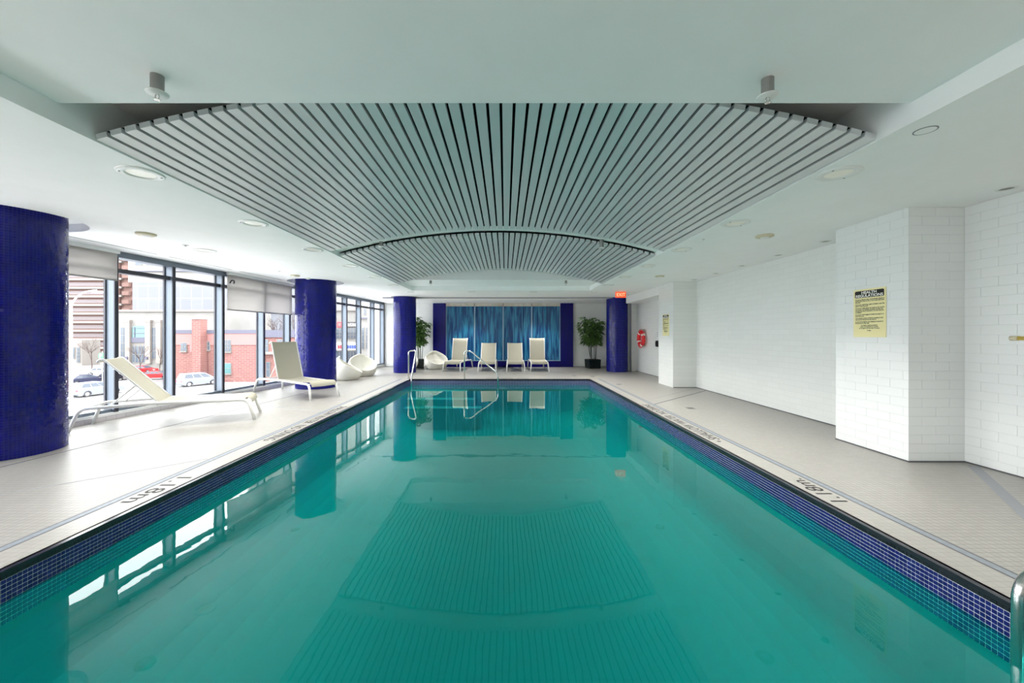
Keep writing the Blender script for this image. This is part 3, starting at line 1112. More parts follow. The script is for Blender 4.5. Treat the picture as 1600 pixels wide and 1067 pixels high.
def drain(x, y, label, s=.075):
    o = thing('floor_drain', label, 'drain', (x, y, 0), 0, 'small deck drains')
    MB().box(-s, s, -s, s, -.01, .002).build('grate_frame', M['greymetal'], o)
    for k in range(4):
        MB().box(-s * .8, s * .8, -s * .75 + k * s * .42, -s * .75 + k * s * .42 + s * .22, .002, .003).build('slot', M['black'], o)


for px_, py_, lb in ((1079, 637.7, 'small dark deck drain beside the lettering on the wall side'), (967, 600.5, 'small dark deck drain near the foot of the far pier'),
                     (926, 588.2, 'small dark deck drain in front of the potted bamboo'), (897, 587.2, 'small dark deck drain by the far pool edge, left of the bamboo')):
    p = G(px_, py_)
    drain(p.x, p.y, lb)

# ------------------------------------------------------------------ pool hardware
hr = thing('pool_handrail', 'steel handrail at the far left pool corner', 'handrail', (-3.07, 12.6, 0), 0, 'steel handrails by the steps')
MB().tube(bend([(0, 0, -.02), (0, 0, .88), (.24, 0, .90), (.22, -.55, .08), (.22, -.60, -.32)], .09), .021, 12).build('rail', M['chrome'], hr)
MB().disc(0, 0, .045, 0, .012, 16).build('flange', M['chrome'], hr)
hr = thing('pool_handrail', 'steel handrail sloping into the water before the first poolside lounger', 'handrail', (-1.30, 12.62, 0), 0, 'steel handrails by the steps')
MB().tube(bend([(0, 0, -.02), (0, 0, .88), (.2, -.04, .88), (1.07, -.36, .195), (1.08, -.36, -.32)], .09), .021, 12).build('rail', M['chrome'], hr)
MB().disc(0, 0, .045, 0, .012, 16).build('flange', M['chrome'], hr)
lg = thing('ladder_grab_rail', 'polished steel ladder rail rising from the water at the lower right edge', 'handrail', (2.46, 1.90, ZW - .8))
MB().tube(bend([(0, 0, 0), (0, 0, 1.26), (.62, 0, 1.26), (.62, 0, .985)], .16, 10), .026, 20).build('rail', M['chrome'], lg)
MB().disc(.62, 0, .05, .98, .995, 20).build('flange', M['chrome'], lg)
for k in range(3):
    MB().box(-.04, .04, -.52, -.03, .1 + .25 * k, .13 + .25 * k).build('rung', M['chrome'], lg)
MB().tube(bend([(0, -.55, 0), (0, -.55, 1.26), (.62, -.55, 1.26), (.62, -.55, .985)], .16, 10), .026, 20).build('rail', M['chrome'], lg)

# ------------------------------------------------------------------ sun loungers


def lounger(label, loc, rz, ang, grp, L=2.22):
    """local x runs from the head end (0) to the foot end (L)"""
    o = thing('sun_lounger', label, 'sun lounger', loc, rz, grp)
    zr, hg, bl_ = .345, .98, .88
    for s in (-1, 1):
        y0_, y1_ = s * .345, s * .315
        pts = bend([(0, y0_, .012), (.11, y1_, zr - .01), (hg, y1_, zr + .015), (L - .10, y1_, zr - .01), (L, y0_, .012)], .1, 7)
        MB().tube(pts, .024, 8).build('side_rail', M['lacquer'], o)
        for xx in (0, L):
            MB().disc(xx, y0_, .02, 0, .014, 10).build('foot_cap', M['white'], o)
    for xx in (.16, hg, L - .14):
        MB().tube([(xx, -.31, zr - .01), (xx, .31, zr - .01)], .013, 8).build('cross_bar', M['lacquer'], o)
    # seat cloth, rolling over the foot end
    prof = [(hg + .01, zr + .035)] + [(hg + (L - .13 - hg) * t / 8, zr + .033 - .02 * math.sin(math.pi * t / 8)) for t in range(1, 9)]
    prof += [(L - .09, zr + .022), (L - .06, zr + .0), (L - .045, zr - .035), (L - .04, zr - .06)]
    cloth(prof, .295).build('seat_sling', M['sling'], o)
    ca, sa = math.cos(R(ang)), math.sin(R(ang))
    bp_ = lambda t, d=0.: (hg - ca * t - sa * d, zr + .035 + sa * t - ca * d)
    prof = [bp_(bl_ * t / 8, .012 * math.sin(math.pi * t / 8)) for t in range(9)]
    x9, z9 = prof[-1]
    prof += [(x9 - .02, z9 + .012), (x9 - .05, z9 + .012), (x9 - .075, z9 - .004), (x9 - .085, z9 - .03)]
    cloth(prof, .285).build('back_sling', M['sling'], o)
    for s in (-1, 1):
        pts = [(x, s * .297, z) for x, z in [bp_(bl_ * t / 6) for t in range(7)] + prof[-4:]]
        MB().tube(pts, .014, 8).build('back_rail', M['lacquer'], o)
    x8, z8 = bp_(bl_ * .82, .02)
    MB().tube([(x8, -.29, z8), (x8, .29, z8)], .011, 8).build('back_bar', M['lacquer'], o)
    xs, zs_ = bp_(bl_ * .42, .02)
    foot_x = max(.25, xs - .30)
    for s in (-1, 1):
        MB().tube([(xs, s * .26, zs_), (foot_x, s * .27, zr)], .010, 6).build('prop_strut', M['lacquer'], o)
    return o


def cloth(prof, hw):
    mb = MB()
    n = len(prof)
    vs = []
    for side in (1, -1):
        for (x, z) in prof:
            vs += [(x, -hw, z + side * .003), (x, 0, z - .008 + side * .003), (x, hw, z + side * .003)]
    fs = []
    for i in range(n - 1):
        for k in range(2):
            a = i * 3 + k
            fs.append((a, a + 3, a + 4, a + 1))
            b = n * 3 + a
            fs.append((b, b + 1, b + 4, b + 3))
    mb.add(vs, fs, True)
    return mb


def between(h, f):
    h, f = Vector(h), Vector(f)
    d = f - h
    return (h.x, h.y, 0), math.atan2(d.y, d.x), d.length


loc, rz, ln = between((-6.31, 5.90), (-4.27, 6.84))
lounger('white sling lounger reclined low beside the nearest column', loc, rz, 47, 'sun loungers by the windows', ln)
loc, rz, ln = between((-5.89, 9.86), (-3.93, 8.67))
lounger('white sling lounger with upright back before the second blue column', loc, rz, 72, 'sun loungers by the windows', ln)
for k, (px_, ang, rot, lb) in enumerate(((708, 76, -8, 'upright white lounger beside the egg chair at the water wall'), (761, 48, 0, 'lower-backed white lounger beside the sloping handrail'),
                                        (806, 48, 0, 'lower-backed white lounger third along the water wall'), (843.5, 78, 0, 'upright white lounger at the right end of the row by the water wall'))):
    x = (px_ - VX) * 15.0 / F
    a = R(-90 + rot)
    hx, hy = x - math.cos(a) * 2.22 + (-.08 if k == 0 else 0), 15.0 - math.sin(a) * 2.22
    lounger(lb, (hx, hy - .12, 0), a, ang, 'sun loungers before the water wall', 2.1)

# ------------------------------------------------------------------ woven egg chairs


def pod(label, x, y, face):
    o = thing('egg_chair', label, 'chair', (x, y, 0), 0, 'white woven egg chairs')
    NU, NV = 144, 20
    out, inn = [], []
    rz = lambda z: .47 * math.sqrt(max(.02, 1 - ((z - .32) / .45) ** 2))
    vs, fs = [], []
    for j in range(NV + 1):
        for i in range(NU):
            u = 2 * math.pi * i / NU
            zr = .455 - .255 * math.cos(u - face)
            z = zr * j / NV
            r = rz(z) + .004 * math.cos(48 * u)
            vs.append((r * math.cos(u), r * math.sin(u), z))
    for j in range(NV):
        for i in range(NU):
            a, b = j * NU + i, j * NU + (i + 1) % NU
            fs.append((a, b, b + NU, a + NU))
    fs.append(tuple(range(NU))[::-1])
    MB().add(vs, fs, True).build('woven_shell', M['weave'], o)
    vs, fs = [], []
    for j in range(NV + 1):
        t = j / NV
        for i in range(NU):
            u = 2 * math.pi * i / NU
            zr = .455 - .255 * math.cos(u - face)
            z = zr * (1 - t) + .20 * t if t < 1 else .20
            r = (rz(zr) - .045) * math.cos(t * math.pi / 2) ** .6 + .002
            if 0 < t < .6:
                r = max(r, min(rz(z) - .045, r + .05))
            vs.append((r * math.cos(u), r * math.sin(u), z - .10 * math.sin(t * math.pi / 2) * (zr - .2)))
    for j in range(NV):
        for i in range(NU):
            a, b = j * NU + i, j * NU + (i + 1) % NU
            fs.append((b, a, a + NU, b + NU))
    MB().add(vs, fs, True).build('inner_bowl', M['weave'], o)
    pts = []
    for i in range(65):
        u = 2 * math.pi * i / 64
        zr = .455 - .255 * math.cos(u - face)
        r = rz(zr) - .022
        pts.append((r * math.cos(u), r * math.sin(u), zr + .002))
    MB().tube(pts, .028, 8, False).build('rim', M['weave'], o)
    return o


pod('white woven egg chair half hidden by the second blue column', -4.95, 12.4, R(20))
pod('white woven egg chair at the windows with its hollow showing', -4.86, 13.5, R(-48))
pod('white woven egg chair alone before the dark blue tiled pier', -2.83, 16.25, R(-62))
pod('white woven egg chair mostly hidden behind the third column', -4.0, 16.0, R(-60))

# ------------------------------------------------------------------ potted bamboo


def bamboo(label, x, y, h, spread, ncane, seed, s=.24):
    rnd = random.Random(seed)
    o = thing('potted_bamboo', label, 'plant', (x, y, 0), R(12), 'potted bamboo palms')
    pb = MB()
    t = s * 1.06
    pb.hexa([(-s, -s, 0), (s, -s, 0), (s, s, 0), (-s, s, 0), (-t, -t, .37), (t, -t, .37), (t, t, .37), (-t, t, .37)])
    pb.build('pot', M['pot'], o)
    MB().box(-s * .95, s * .95, -s * .95, s * .95, .371, .376).build('soil', M['soil'], o)
    lf = MB()
    for k in range(ncane):
        a = 2 * math.pi * k / ncane + rnd.uniform(-.3, .3)
        r0, r1 = s * rnd.uniform(.3, .75), spread * rnd.uniform(.35, .8)
        hh_ = h * rnd.uniform(.82, 1.0)
        base_ = Vector((r0 * math.cos(a), r0 * math.sin(a), .376))
        top = Vector((r1 * math.cos(a), r1 * math.sin(a), hh_))
        mid = base_.lerp(top, .5) + Vector((-.03 * math.cos(a), -.03 * math.sin(a), 0))
        cs = MB()
        path = [base_, base_.lerp(mid, .5), mid, mid.lerp(top, .5), top]
        cs.tube(path, .010, 6, True, [.013, .012, .011, .008, .004])
        cs.build('cane', M['cane'], o)
        for q in range(30):
            tt = .40 + .60 * (q + rnd.random()) / 30
            p = base_.lerp(mid, tt * 2) if tt < .5 else mid.lerp(top, tt * 2 - 1)
            az = rnd.uniform(0, 2 * math.pi)
            br = Vector((math.cos(az), math.sin(az), rnd.uniform(.0, .5))) * rnd.uniform(.08, spread * .45)
            tip = p + br
            cs2 = tip
            for w_ in range(5):
                az2 = az + rnd.uniform(-1.3, 1.3)
                ln_ = rnd.uniform(.16, .28)
                d = Vector((math.cos(az2), math.sin(az2), rnd.uniform(-.9, .15))).normalized()
                sd = d.cross(Vector((0, 0, 1))).normalized() * rnd.uniform(.024, .038)
                b0 = p.lerp(tip, rnd.uniform(.5, 1))
                m1 = b0 + d * ln_ * .45 + Vector((0, 0, .015))
                e1 = b0 + d * ln_ - Vector((0, 0, .03))
                lf.add([b0, m1 - sd, e1, m1 + sd], [(0, 1, 2, 3)])
    lf.build('foliage', M['leaf'], o, 'stuff')
    return o


bamboo('leafy bamboo palm in a dark square pot before the end wall', 3.66, 16.62, 2.15, .58, 8, 3)
bamboo('slender bamboo palm in a dark pot peeking from behind the third column', -3.6, 16.68, 2.12, .32, 6, 11, .17)

# ================================================================== OUTDOORS (second-floor view over a parking lot)
GZ = -5.5


def GP(px, py):
    return G(px, py, GZ)


gd = MB().prism([(-300, -40), (-7.9, -40), (-7.9, 10), (-6.0, 20), (40, 24), (40, 260), (-300, 260)], GZ - .3, GZ)
struct(gd.build('ground', M['snow']))
lg_ = MB(); wbox(lg_, YN, 24, -4.2, -.36, -1.0, -.62)
struct(lg_.build('trim_30', M['snowcap']))
lg_ = MB(); wbox(lg_, YN, 24, -4.35, -4.2, -1.1, -.56)
struct(lg_.build('trim_31', M['kerb']))
rd = MB().hexa([(-75, 66, GZ), (-20, 66, GZ), (-20, 72, GZ), (-75, 72, GZ), (-75, 66, GZ + .02), (-20, 66, GZ + .02), (-20, 72, GZ + .02), (-75, 72, GZ + .02)])
struct(rd.build('road', M['asphalt']))
struct(MB().box(-75, -20, 63.2, 63.7, GZ, GZ + .15).build('kerb', M['kerb']))
struct(MB().prism([(-58, 40), (-52, 38), (-46, 62), (-54, 63)], GZ, GZ + .015).build('road', M['asphalt']))

# low brick building
bb = thing('brick_building', 'low pinkish brick building with a chimney across the parking lot', 'building', (-40, 58, GZ))


def rel(mb, o):
    L_ = Vector(o.location)
    mb.v = [tuple(Vector(p) - L_) for p in mb.v]
    return mb


def bpx(px, Y):
    return (px - VX) * Y / F


def bpz(py, Y):
    return EYE - (py - VY) * Y / F


def facade(mb, px0, px1, py0, py1, Y, dep, back=0.):
    """box whose front lies at distance Y and covers the surveyed span"""
    return mb.box(bpx(px0, Y), bpx(px1, Y), Y - dep, Y + back, bpz(py1, Y), bpz(py0, Y))


def win(o, px0, px1, py0, py1, Y, m='pane', bars=(1, 1), sill=True):
    f = facade(MB(), px0 - .8, px1 + .8, py0 - .8, py1 + .8, Y, .12)
    fo = rel(f, o).build('window', M['stone'], o)
    rel(facade(MB(), px0, px1, py0, py1, Y, .16), o).build('pane', M[m], fo)
    mb = MB()
    for k in range(bars[0]):
        c = px0 + (px1 - px0) * (k + 1) / (bars[0] + 1)
        facade(mb, c - .3, c + .3, py0, py1, Y, .2)
    for k in range(bars[1]):
        c = py0 + (py1 - py0) * (k + 1) / (bars[1] + 1)
        facade(mb, px0, px1, c - .3, c + .3, Y, .2)
    if bars[0] or bars[1]:
        rel(mb, o).build('glazing_bar', M['stone'], fo)
    if sill:
        rel(facade(MB(), px0 - 1.5, px1 + 1.5, py1 + .8, py1 + 2.2, Y, .3), o).build('sill', M['stone'], fo)


mb = MB().box(bpx(262, 58), bpx(413, 58), 58, 70, GZ, bpz(539, 58)); rel(mb, bb).build('wall', M['brick'], bb)
mb = MB().box(bpx(262, 58), bpx(413, 58), 57.9, 70, bpz(539, 58), bpz(521, 58)); rel(mb, bb).build('parapet', M['pinkband'], bb)
mb = MB().box(bpx(262, 58), bpx(413, 58), 57.8, 70, bpz(521, 58), bpz(515.5, 58)); rel(mb, bb).build('roof_edge', M['roofgrey'], bb)
mb = MB().box(bpx(303, 57), bpx(316.5, 57), 56.6, 57.9, GZ, bpz(499, 57)); rel(mb, bb).build('chimney', M['brick'], bb)
mb = MB().box(bpx(302.5, 57), bpx(317, 57), 56.5, 58.0, bpz(499, 57), bpz(497.5, 57)); rel(mb, bb).build('chimney_cap', M['stone'], bb)
mb = MB().hexa([(bpx(290, 57), 56.8, GZ), (bpx(303, 57), 56.8, GZ), (bpx(303, 57), 57.9, GZ), (bpx(290, 57), 57.9, GZ),
                (bpx(302.6, 57), 56.8, bpz(560, 57)), (bpx(303, 57), 56.8, bpz(560, 57)), (bpx(303, 57), 57.9, bpz(560, 57)), (bpx(302.6, 57), 57.9, bpz(560, 57))])
rel(mb, bb).build('buttress', M['brick'], bb)
win(bb, 323, 328, 534, 546, 58, bars=(1, 1))
win(bb, 351.5, 361, 531.5, 549, 58, bars=(2, 2))
win(bb, 351.5, 361, 568, 583, 58, 'tealpane', bars=(0, 1))
win(bb, 284, 292, 536, 548, 58, bars=(1, 1))
mb = facade(MB(), 297.5, 303, 533, 550, 58, .12); rel(mb, bb).build('bricked_panel', M['pinkband'], bb)
bc = thing('brick_building', 'further brick wing with a grey-blue roof edge behind the reclining chairs', 'building', (-32, 58.2, GZ))
mb = MB().box(bpx(414.5, 58.2), bpx(512, 58.2), 58.2, 60, GZ, bpz(527, 58.2)); rel(mb, bc).build('wall', M['brick'], bc)
mb = MB().box(bpx(414.5, 58.2), bpx(512, 58.2), 57.9, 60, bpz(527, 58.2), bpz(515.5, 58.2)); rel(mb, bc).build('roof_edge', M['roofgrey'], bc)
win(bc, 434, 441, 531, 540, 58.2, bars=(1, 1))
win(bc, 416, 419, 531, 549, 58.2, bars=(0, 1))
mb = facade(MB(), 415, 452, 549.5, 553, 58.2, 1.2); rel(mb, bc).build('entrance_canopy', M['stone'], bc)
win(bc, 417, 422, 566, 588, 58.2, bars=(0, 1), sill=False)
win(bc, 436, 443, 562, 580, 58.2, bars=(1, 1))

# pale stone building with arched window
sb = thing('stone_building', 'pale stone building with an arched window and tall pilasters', 'building', (-70, 75, GZ))
mb = MB().box(bpx(180, 75), bpx(350, 75), 75, 90, GZ, bpz(487, 75)); rel(mb, sb).build('wall', M['stone'], sb)
mb = MB().box(bpx(180, 75), bpx(350, 75), 74.6, 90, bpz(487, 75), bpz(484, 75)); rel(mb, sb).build('cornice', M['slab'], sb)
for a, b in ((199, 206), (230, 238), (247, 254)):
    mb = facade(MB(), a, b, 503, 568, 75, .5); rel(mb, sb).build('pilaster', M['slab'], sb)
    mb = facade(MB(), a - .8, b + .8, 500, 503, 75, .6); rel(mb, sb).build('capital', M['slab'], sb)
win(sb, 190, 198.5, 512, 560, 75, bars=(1, 3), sill=False)
win(sb, 239, 246, 512, 560, 75, bars=(1, 3), sill=False)
win(sb, 255, 260, 512, 560, 75, bars=(0, 3), sill=False)
ca = MB()
Yc = 75
cx, hwid = (bpx(207.5, Yc) + bpx(228.5, Yc)) / 2, (bpx(228.5, Yc) - bpx(207.5, Yc)) / 2
zs0, zs1 = bpz(527, Yc), bpz(512, Yc)
pts = [(cx - hwid, zs0), (cx + hwid, zs0), (cx + hwid, zs1)] + [(cx + hwid * math.cos(R(t)), zs1 + hwid * .28 * math.sin(R(t))) for t in range(15, 180, 15)] + [(cx - hwid, zs1)]
n = len(pts)
ca.add([(x, Yc - .01, z) for x, z in pts] + [(x, Yc - .15, z) for x, z in pts], [tuple(range(n, 2 * n))] + [(i, (i + 1) % n, n + (i + 1) % n, n + i) for i in range(n)])
aw = rel(ca, sb).build('arched_window', M['tealpane'], sb)
mb = MB(); facade(mb, 207.5, 228.5, 520.2, 521.2, Yc, .25); facade(mb, 211.5, 212.3, 511, 527, Yc, .25); facade(mb, 207.5, 228.5, 512.5, 513.2, Yc, .25)
rel(mb, sb).build('glazing_bar', M['roofgrey'], aw)
mb = facade(MB(), 206.5, 229.5, 527, 535, Yc, .2); rel(mb, sb).build('spandrel', M['roofgrey'], sb)
win(sb, 208, 228, 541, 566, 75, bars=(3, 1), sill=False)
for a in (200, 231):
    mb = facade(MB(), a, a + 4, 557, 561, 75, .7); rel(mb, sb).build('wall_plaque', M['roofgrey'], sb)

# big pale block behind
pb_ = thing('office_block', 'tall pale grey office block rising behind the brick building', 'building', (-90, 110, GZ))
mb = MB().box(bpx(207, 110), bpx(520, 110), 110, 140, GZ, bpz(441, 110)); rel(mb, pb_).build('wall', M['grey_cladding'], pb_)
mb = MB().box(bpx(200, 112), bpx(520, 112), 112, 140, bpz(441, 112), 42); rel(mb, pb_).build('upper_wall', M['stone'], pb_)
mb = MB().box(bpx(207, 110), bpx(520, 110), 109.5, 112, bpz(489.5, 110), bpz(487, 110)); rel(mb, pb_).build('ledge', M['roofgrey'], pb_)
mb = MB().box(bpx(200, 112), bpx(520, 112), 111.5, 112, bpz(424.5, 112), bpz(423.3, 112)); rel(mb, pb_).build('ledge', M['roofgrey'], pb_)
for k in range(9):
    a = 212 + k * 17
    win(pb_, a, a + 10, 406, 414, 112, bars=(0, 0), sill=False)
    win(pb_, a, a + 10, 378, 388, 112, bars=(0, 0), sill=False)

# apartment tower with balconies
at_ = thing('apartment_tower', 'tall brown apartment tower with stacked pale balconies', 'building', (-142, 140, GZ))
mb = MB().box(bpx(60, 140), bpx(186, 140), 140, 165, GZ, 44); rel(mb, at_).build('wall', M['tower'], at_)
mb = MB().box(bpx(186, 140), bpx(206, 140), 141, 160, GZ + 12, 44); rel(mb, at_).build('wing', M['tower'], at_)
for k in range(13):
    py = 545 - 13.3 * k
    mb = facade(MB(), 60, 171, py - 3.2, py, 140, 1.5); rel(mb, at_).build('balcony', M['slab'], at_)
    mb = facade(MB(), 64 + 9 * (k % 3), 168, py - 10.5, py - 5, 140, .15); rel(mb, at_).build('window_band', M['towerpane'], at_)
    if py < 505:
        mb = facade(MB(), 186, 194, py - 4, py - 1, 141, 1.1); rel(mb, at_).build('balcony', M['slab'], at_)
        mb = facade(MB(), 196, 206, py - 9.5, py - 3.5, 141, 1.3); rel(mb, at_).build('balcony', M['tower'], at_)
        mb = facade(MB(), 188, 193, py - 10, py - 5, 141, .15); rel(mb, at_).build('window_band', M['towerpane'], at_)
kb = thing('kiosk_building', 'small white pilastered block in front of the apartment tower', 'building', (-80, 88, GZ))
mb = MB().box(bpx(112, 88), bpx(128, 88), 88, 92, GZ, bpz(531, 88)); rel(mb, kb).build('wall', M['slab'], kb)
win(kb, 113.5, 117, 543, 560, 88, bars=(0, 0), sill=False)
win(kb, 121, 125.5, 543, 566, 88, bars=(1, 3), sill=False)

# shops seen through the far windows
sh = thing('shop_building', 'pale shop building with red, black and blue signs', 'building', (-32, 80, GZ))
mb = MB().box(bpx(495, 80), bpx(560.5, 80), 80, 95, GZ, bpz(484, 80)); rel(mb, sh).build('wall', M['stone'], sh)
mb = facade(MB(), 495, 560.5, 483, 485.5, 80, .6); rel(mb, sh).build('cornice', M['slab'], sh)
mb = facade(MB(), 527.5, 535.5, 503, 511.5, 80, .3); s1 = rel(mb, sh).build('red_sign', M['signred'], sh)
mb = facade(MB(), 529.5, 533.5, 505, 509.5, 80, .35); rel(mb, sh).build('emblem', M['pinkband'], s1)
mb = facade(MB(), 541, 560, 503, 511.5, 80, .3); s2 = rel(mb, sh).build('black_sign', M['signblack'], sh)
text_mesh('NTAN', .9, (1, 0, 0), (0, 0, 1), tuple(Vector((bpx(544.5, 80), 79.65, bpz(510, 80))) - Vector(sh.location)), 'lettering', M['signwhite'], s2, .02, 'LEFT', width=1.5)
win(sh, 526, 536, 514, 529, 80, bars=(1, 2), sill=False)
win(sh, 543, 558, 513, 529, 80, bars=(2, 2), sill=False)
mb = facade(MB(), 495, 560, 535, 547, 80, .4); s3 = rel(mb, sh).build('white_fascia', M['signwhite'], sh)
for a, b, mm in ((529, 531.6, 'signred'), (532.2, 535, 'signred'), (544.3, 547, 'signblue'), (547.5, 550.2, 'signblue'), (550.7, 553.4, 'signblue'), (553.9, 556.8, 'signblue')):
    mb = facade(MB(), a, b, 539, 544.5, 80, .48); rel(mb, sh).build('sign_letter', M[mm], s3)
win(sh, 526, 536, 549, 572, 80, bars=(1, 1), sill=False)
win(sh, 543, 558, 549, 572, 80, bars=(2, 1), sill=False)
wt_ = thing('white_building', 'bright white building at the far end of the window view', 'building', (-24, 70, GZ))
mb = MB().box(bpx(562, 70), bpx(640, 70), 70, 90, GZ, bpz(470, 70)); rel(mb, wt_).build('wall', M['stone'], wt_)
mb = facade(MB(), 562, 640, 496, 498, 70, .4); rel(mb, wt_).build('ledge', M['roofgrey'], wt_)
for a in (569, 587, 592):
    win(wt_, a, a + 2.6, 483, 491, 70, bars=(0, 0), sill=False)
for a in (566, 573, 594, 598):
    win(wt_, a, a + 3, 512, 545, 70, bars=(0, 2), sill=False)

# cars ---------------------------------------------------------------


def car(label, mname, px, py, heading, kind='sedan', s=1.0):
    p = GP(px, py)
    o = thing('car', label, 'car', (p.x, p.y, GZ + .02), heading, 'cars in the parking lot')
    Ln, Wd = 4.6 * s, 1.78 * s
    wb = (.82 * s, 3.65 * s)
    rw = .33 * s
    # side outline of the lower body, wheel arches cut in
    lo = [(0.02, .30), (.40, .22)]
    pts = [(0.0, .45), (.04, .26)]
    for c in (.82, 3.65):
        pts += [(c - .42, .24)] + [(c + .40 * math.cos(R(t)), .30 + .40 * math.sin(R(t))) for t in range(180, -1, -30)] + [(c + .42, .24)]
    pts += [(4.56, .26), (4.6, .50), (4.52, .72)]
    if kind == 'sedan':
        top = [(4.30, .80), (3.35, .92), (.95, .95), (.10, .92)]
        cab = [(.55, .92), (1.25, 1.40), (2.35, 1.42), (3.25, .92)]
    elif kind == 'van':
        top = [(4.35, .90), (3.75, 1.02), (.30, 1.05), (.03, .95)]
        cab = [(.10, 1.02), (.38, 1.70), (2.75, 1.72), (3.85, 1.0)]
    else:
        top = [(4.35, .84), (3.55, .96), (.35, 1.0), (.03, .92)]
        cab = [(.15, .98), (.55, 1.52), (2.35, 1.55), (3.40, .96)]
    pts += top
    pts = [(x * s, z * s) for x, z in pts]
    mb = MB(); n = len(pts)
    ys = ((-Wd / 2, .96), (-Wd / 2 + .08, 1.0), (Wd / 2 - .08, 1.0), (Wd / 2, .96))
    vs = []
    for y, k in ys:
        vs += [(Ln / 2 + (x - Ln / 2) * (k + .0), y, .24 * s + (z - .24 * s) * (k + (0.0))) for x, z in pts]
    fs = [tuple(range(n)), tuple(range(3 * n, 4 * n))[::-1]]
    for q in range(3):
        for i in range(n):
            fs.append((q * n + (i + 1) % n, q * n + i, (q + 1) * n + i, (q + 1) * n + (i + 1) % n))
    mb.add(vs, fs)
    mb.build('body', M[mname], o)
    cab = [(x * s, z * s) for x, z in cab]
    def cabin(inset, top_in, grow):
        m2 = MB()
        (x0, z0), (x1, z1), (x2, z2), (x3, z3) = cab
        yb_, yt_ = Wd / 2 - .08 * s + grow, Wd / 2 - .24 * s + grow
        b = [(x0, -yb_, z0), (x3, -yb_, z3), (x3, yb_, z3), (x0, yb_, z0), (x1, -yt_, z1), (x2, -yt_, z2), (x2, yt_, z2), (x1, yt_, z1)]
        return m2.hexa(b)
    cabin(0, 0, 0).build('cabin', M[mname], o)
    (x0, z0), (x1, z1), (x2, z2), (x3, z3) = cab
    for sd in (-1, 1):
        yb_, yt_ = sd * (Wd / 2 - .075 * s), sd * (Wd / 2 - .225 * s)
        for u0, u1 in ((.06, .34), (.37, .64), (.67, .93)):
            def q(u, v):
                xb_, xt_ = x0 + (x3 - x0) * u, x1 + (x2 - x1) * u
                zb_, zt_ = z0 + (z3 - z0) * u, z1 + (z2 - z1) * u
                return (xb_ + (xt_ - xb_) * v, yb_ + (yt_ - yb_) * v, zb_ + (zt_ - zb_) * v)
            a = [q(u0, .12), q(u1, .12), q(u1, .86), q(u0, .86)]
            in_ = [(x, y - sd * .03, z) for x, y, z in a]
            MB().hexa(in_ + a if sd > 0 else a + in_).build('side_window', M['carglass'], o)
    for (xa_, za_, xb2, zb2, dx, nm) in ((x0, z0, x1, z1, -.02, 'rear_window'), (x3, z3, x2, z2, .02, 'windscreen')):
        q = lambda v, y: (xa_ + (xb2 - xa_) * v + dx, y, za_ + (zb2 - za_) * v + .01)
        a = [q(.12, -Wd * .38), q(.12, Wd * .38), q(.88, Wd * .33), q(.88, -Wd * .33)]
        MB().hexa([(x - dx * 2, y, z - .01) for x, y, z in a] + a).build(nm, M['carglass'], o)
    for cx_ in wb:
        for sd in (-1, 1):
            yy = sd * (Wd / 2 - .10)
            w1 = MB().tube([(cx_, yy - .1, rw), (cx_, yy + .1, rw)], rw, 18)
            wo = w1.build('wheel', M['tyre'], o)
            MB().tube([(cx_, yy - .105, rw), (cx_, yy + .105, rw)], rw * .62, 14).build('hub', M['hub'], wo)
    for sd in (-1, 1):
        MB().box(4.45 * s, 4.60 * s, sd * Wd * .36 - .16, sd * Wd * .36 + .16, .60 * s, .72 * s).build('headlight', M['signwhite'], o)
        MB().box(-.01, .1 * s, sd * Wd * .38 - .13, sd * Wd * .38 + .13, .66 * s, .82 * s).build('tail_light', M['signred'], o)
    return o


car('silver estate car parked closest, beside the first column', 'silver', 112, 622, R(80), 'suv')
car('silver minivan parked in front of the brick building', 'silver', 279, 605, R(62), 'van')
car('dark blue sedan in the second parking row, nearer the column', 'navy', 100, 604, R(72), 'sedan')
car('charcoal sedan in the second parking row, nearer the mullion', 'charcoal', 140, 598, R(72), 'sedan')
car('white sedan driving past beyond the parked rows', 'carwhite', 131, 588.5, R(38), 'sedan')
car('red car parked on the street before the stone building', 'carred', 205, 583, R(4), 'sedan', .95)
car('red car half hidden behind the reclined back rest', 'carred', 220, 593, R(20), 'sedan', .9)
car('dark car parked next to the red one near the mullion', 'charcoal', 252, 587, R(20), 'sedan', .9)

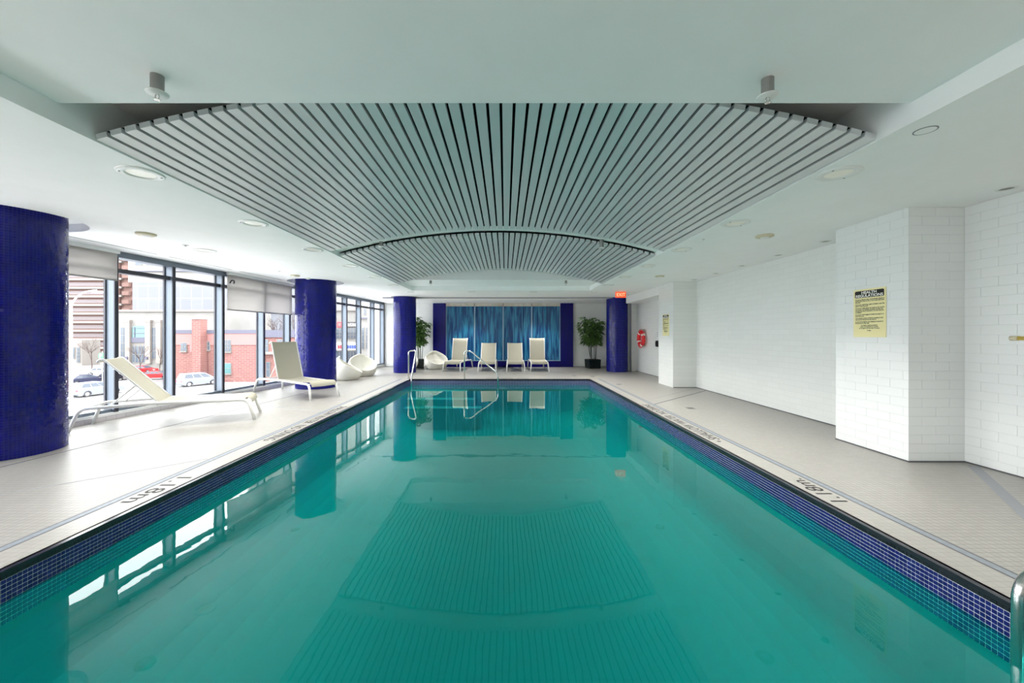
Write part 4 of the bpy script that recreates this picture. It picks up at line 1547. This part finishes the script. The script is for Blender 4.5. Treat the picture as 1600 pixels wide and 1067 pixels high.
# street furniture and trees
sl = thing('street_lamp', 'white street lamp with a curved arm right beside the first column', 'street lamp', (bpx(111, 25), 25, GZ))
zt_ = bpz(470, 25) - GZ
MB().tube([(0, 0, 0), (0, 0, zt_)], .07, 10, True, [.10, .07]).build('pole', M['lampwhite'], sl)
MB().tube(bend([(0, 0, zt_ - .3), (.3, 0, zt_ + .2), (.8, 0, zt_ + .55), (1.6, 0, zt_ + .68)], .2, 6), .045, 8).build('arm', M['lampwhite'], sl)
MB().rbox(1.35, 1.95, -.12, .12, zt_ + .5, zt_ + .62, .05).build('lamp_head', M['lampwhite'], sl)
ps = thing('parking_sign', 'round green letter P parking sign on a thin post', 'sign', (bpx(160, 50), 50, GZ))
MB().tube([(0, 0, 0), (0, 0, bpz(549, 50) - GZ)], .04, 8).build('post', M['lampwhite'], ps)
zc_ = bpz(556, 50) - GZ
MB().tube([(0, -.06, zc_), (0, -.12, zc_)], .42, 20).build('disc', M['signgreen'], ps)
text_mesh('P', .7, (.85, .5, 0), (0, 0, 1), (-.18, -.25, zc_ - .24), 'lettering', M['signwhite'], ps, .01)


def tree(label, px, Y, h, seed):
    rnd = random.Random(seed)
    o = thing('bare_tree', label, 'tree', (bpx(px, Y), Y, GZ), 0, 'bare winter trees')
    tr_, br_ = MB(), MB()
    def grow(mb, p, d, ln, r, lv):
        q = p + d * ln
        mb.tube([p, (p + q) / 2 + Vector((rnd.uniform(-.05, .05) * ln, 0, 0)), q], r, 5, False, [r, r * .85, r * .7])
        if lv == 0:
            return
        for k in range(3 if lv > 2 else 2):
            nd = (d + Vector((rnd.uniform(-.75, .75), rnd.uniform(-.75, .75), rnd.uniform(-.1, .5)))).normalized()
            grow(br_, q, nd, ln * rnd.uniform(.6, .8), r * .62, lv - 1)
    grow(tr_, Vector((0, 0, 0)), Vector((0, 0, 1)), h * .3, h * .014, 5)
    tr_.build('trunk', M['bark'], o)
    br_.build('branches', M['bark'], o)


tree('bare tree before the apartment tower', 143, 74, 7.0, 2)
tree('bare tree before the arched window of the stone building', 219, 66, 6.0, 5)
tree('bare tree by the right side of the stone building', 250, 70, 5.5, 8)
tree('bare tree above the grey-blue roof edge', 440, 76, 12.5, 9)
tree('bare tree beyond the last windows', 592, 50, 4.6, 12)
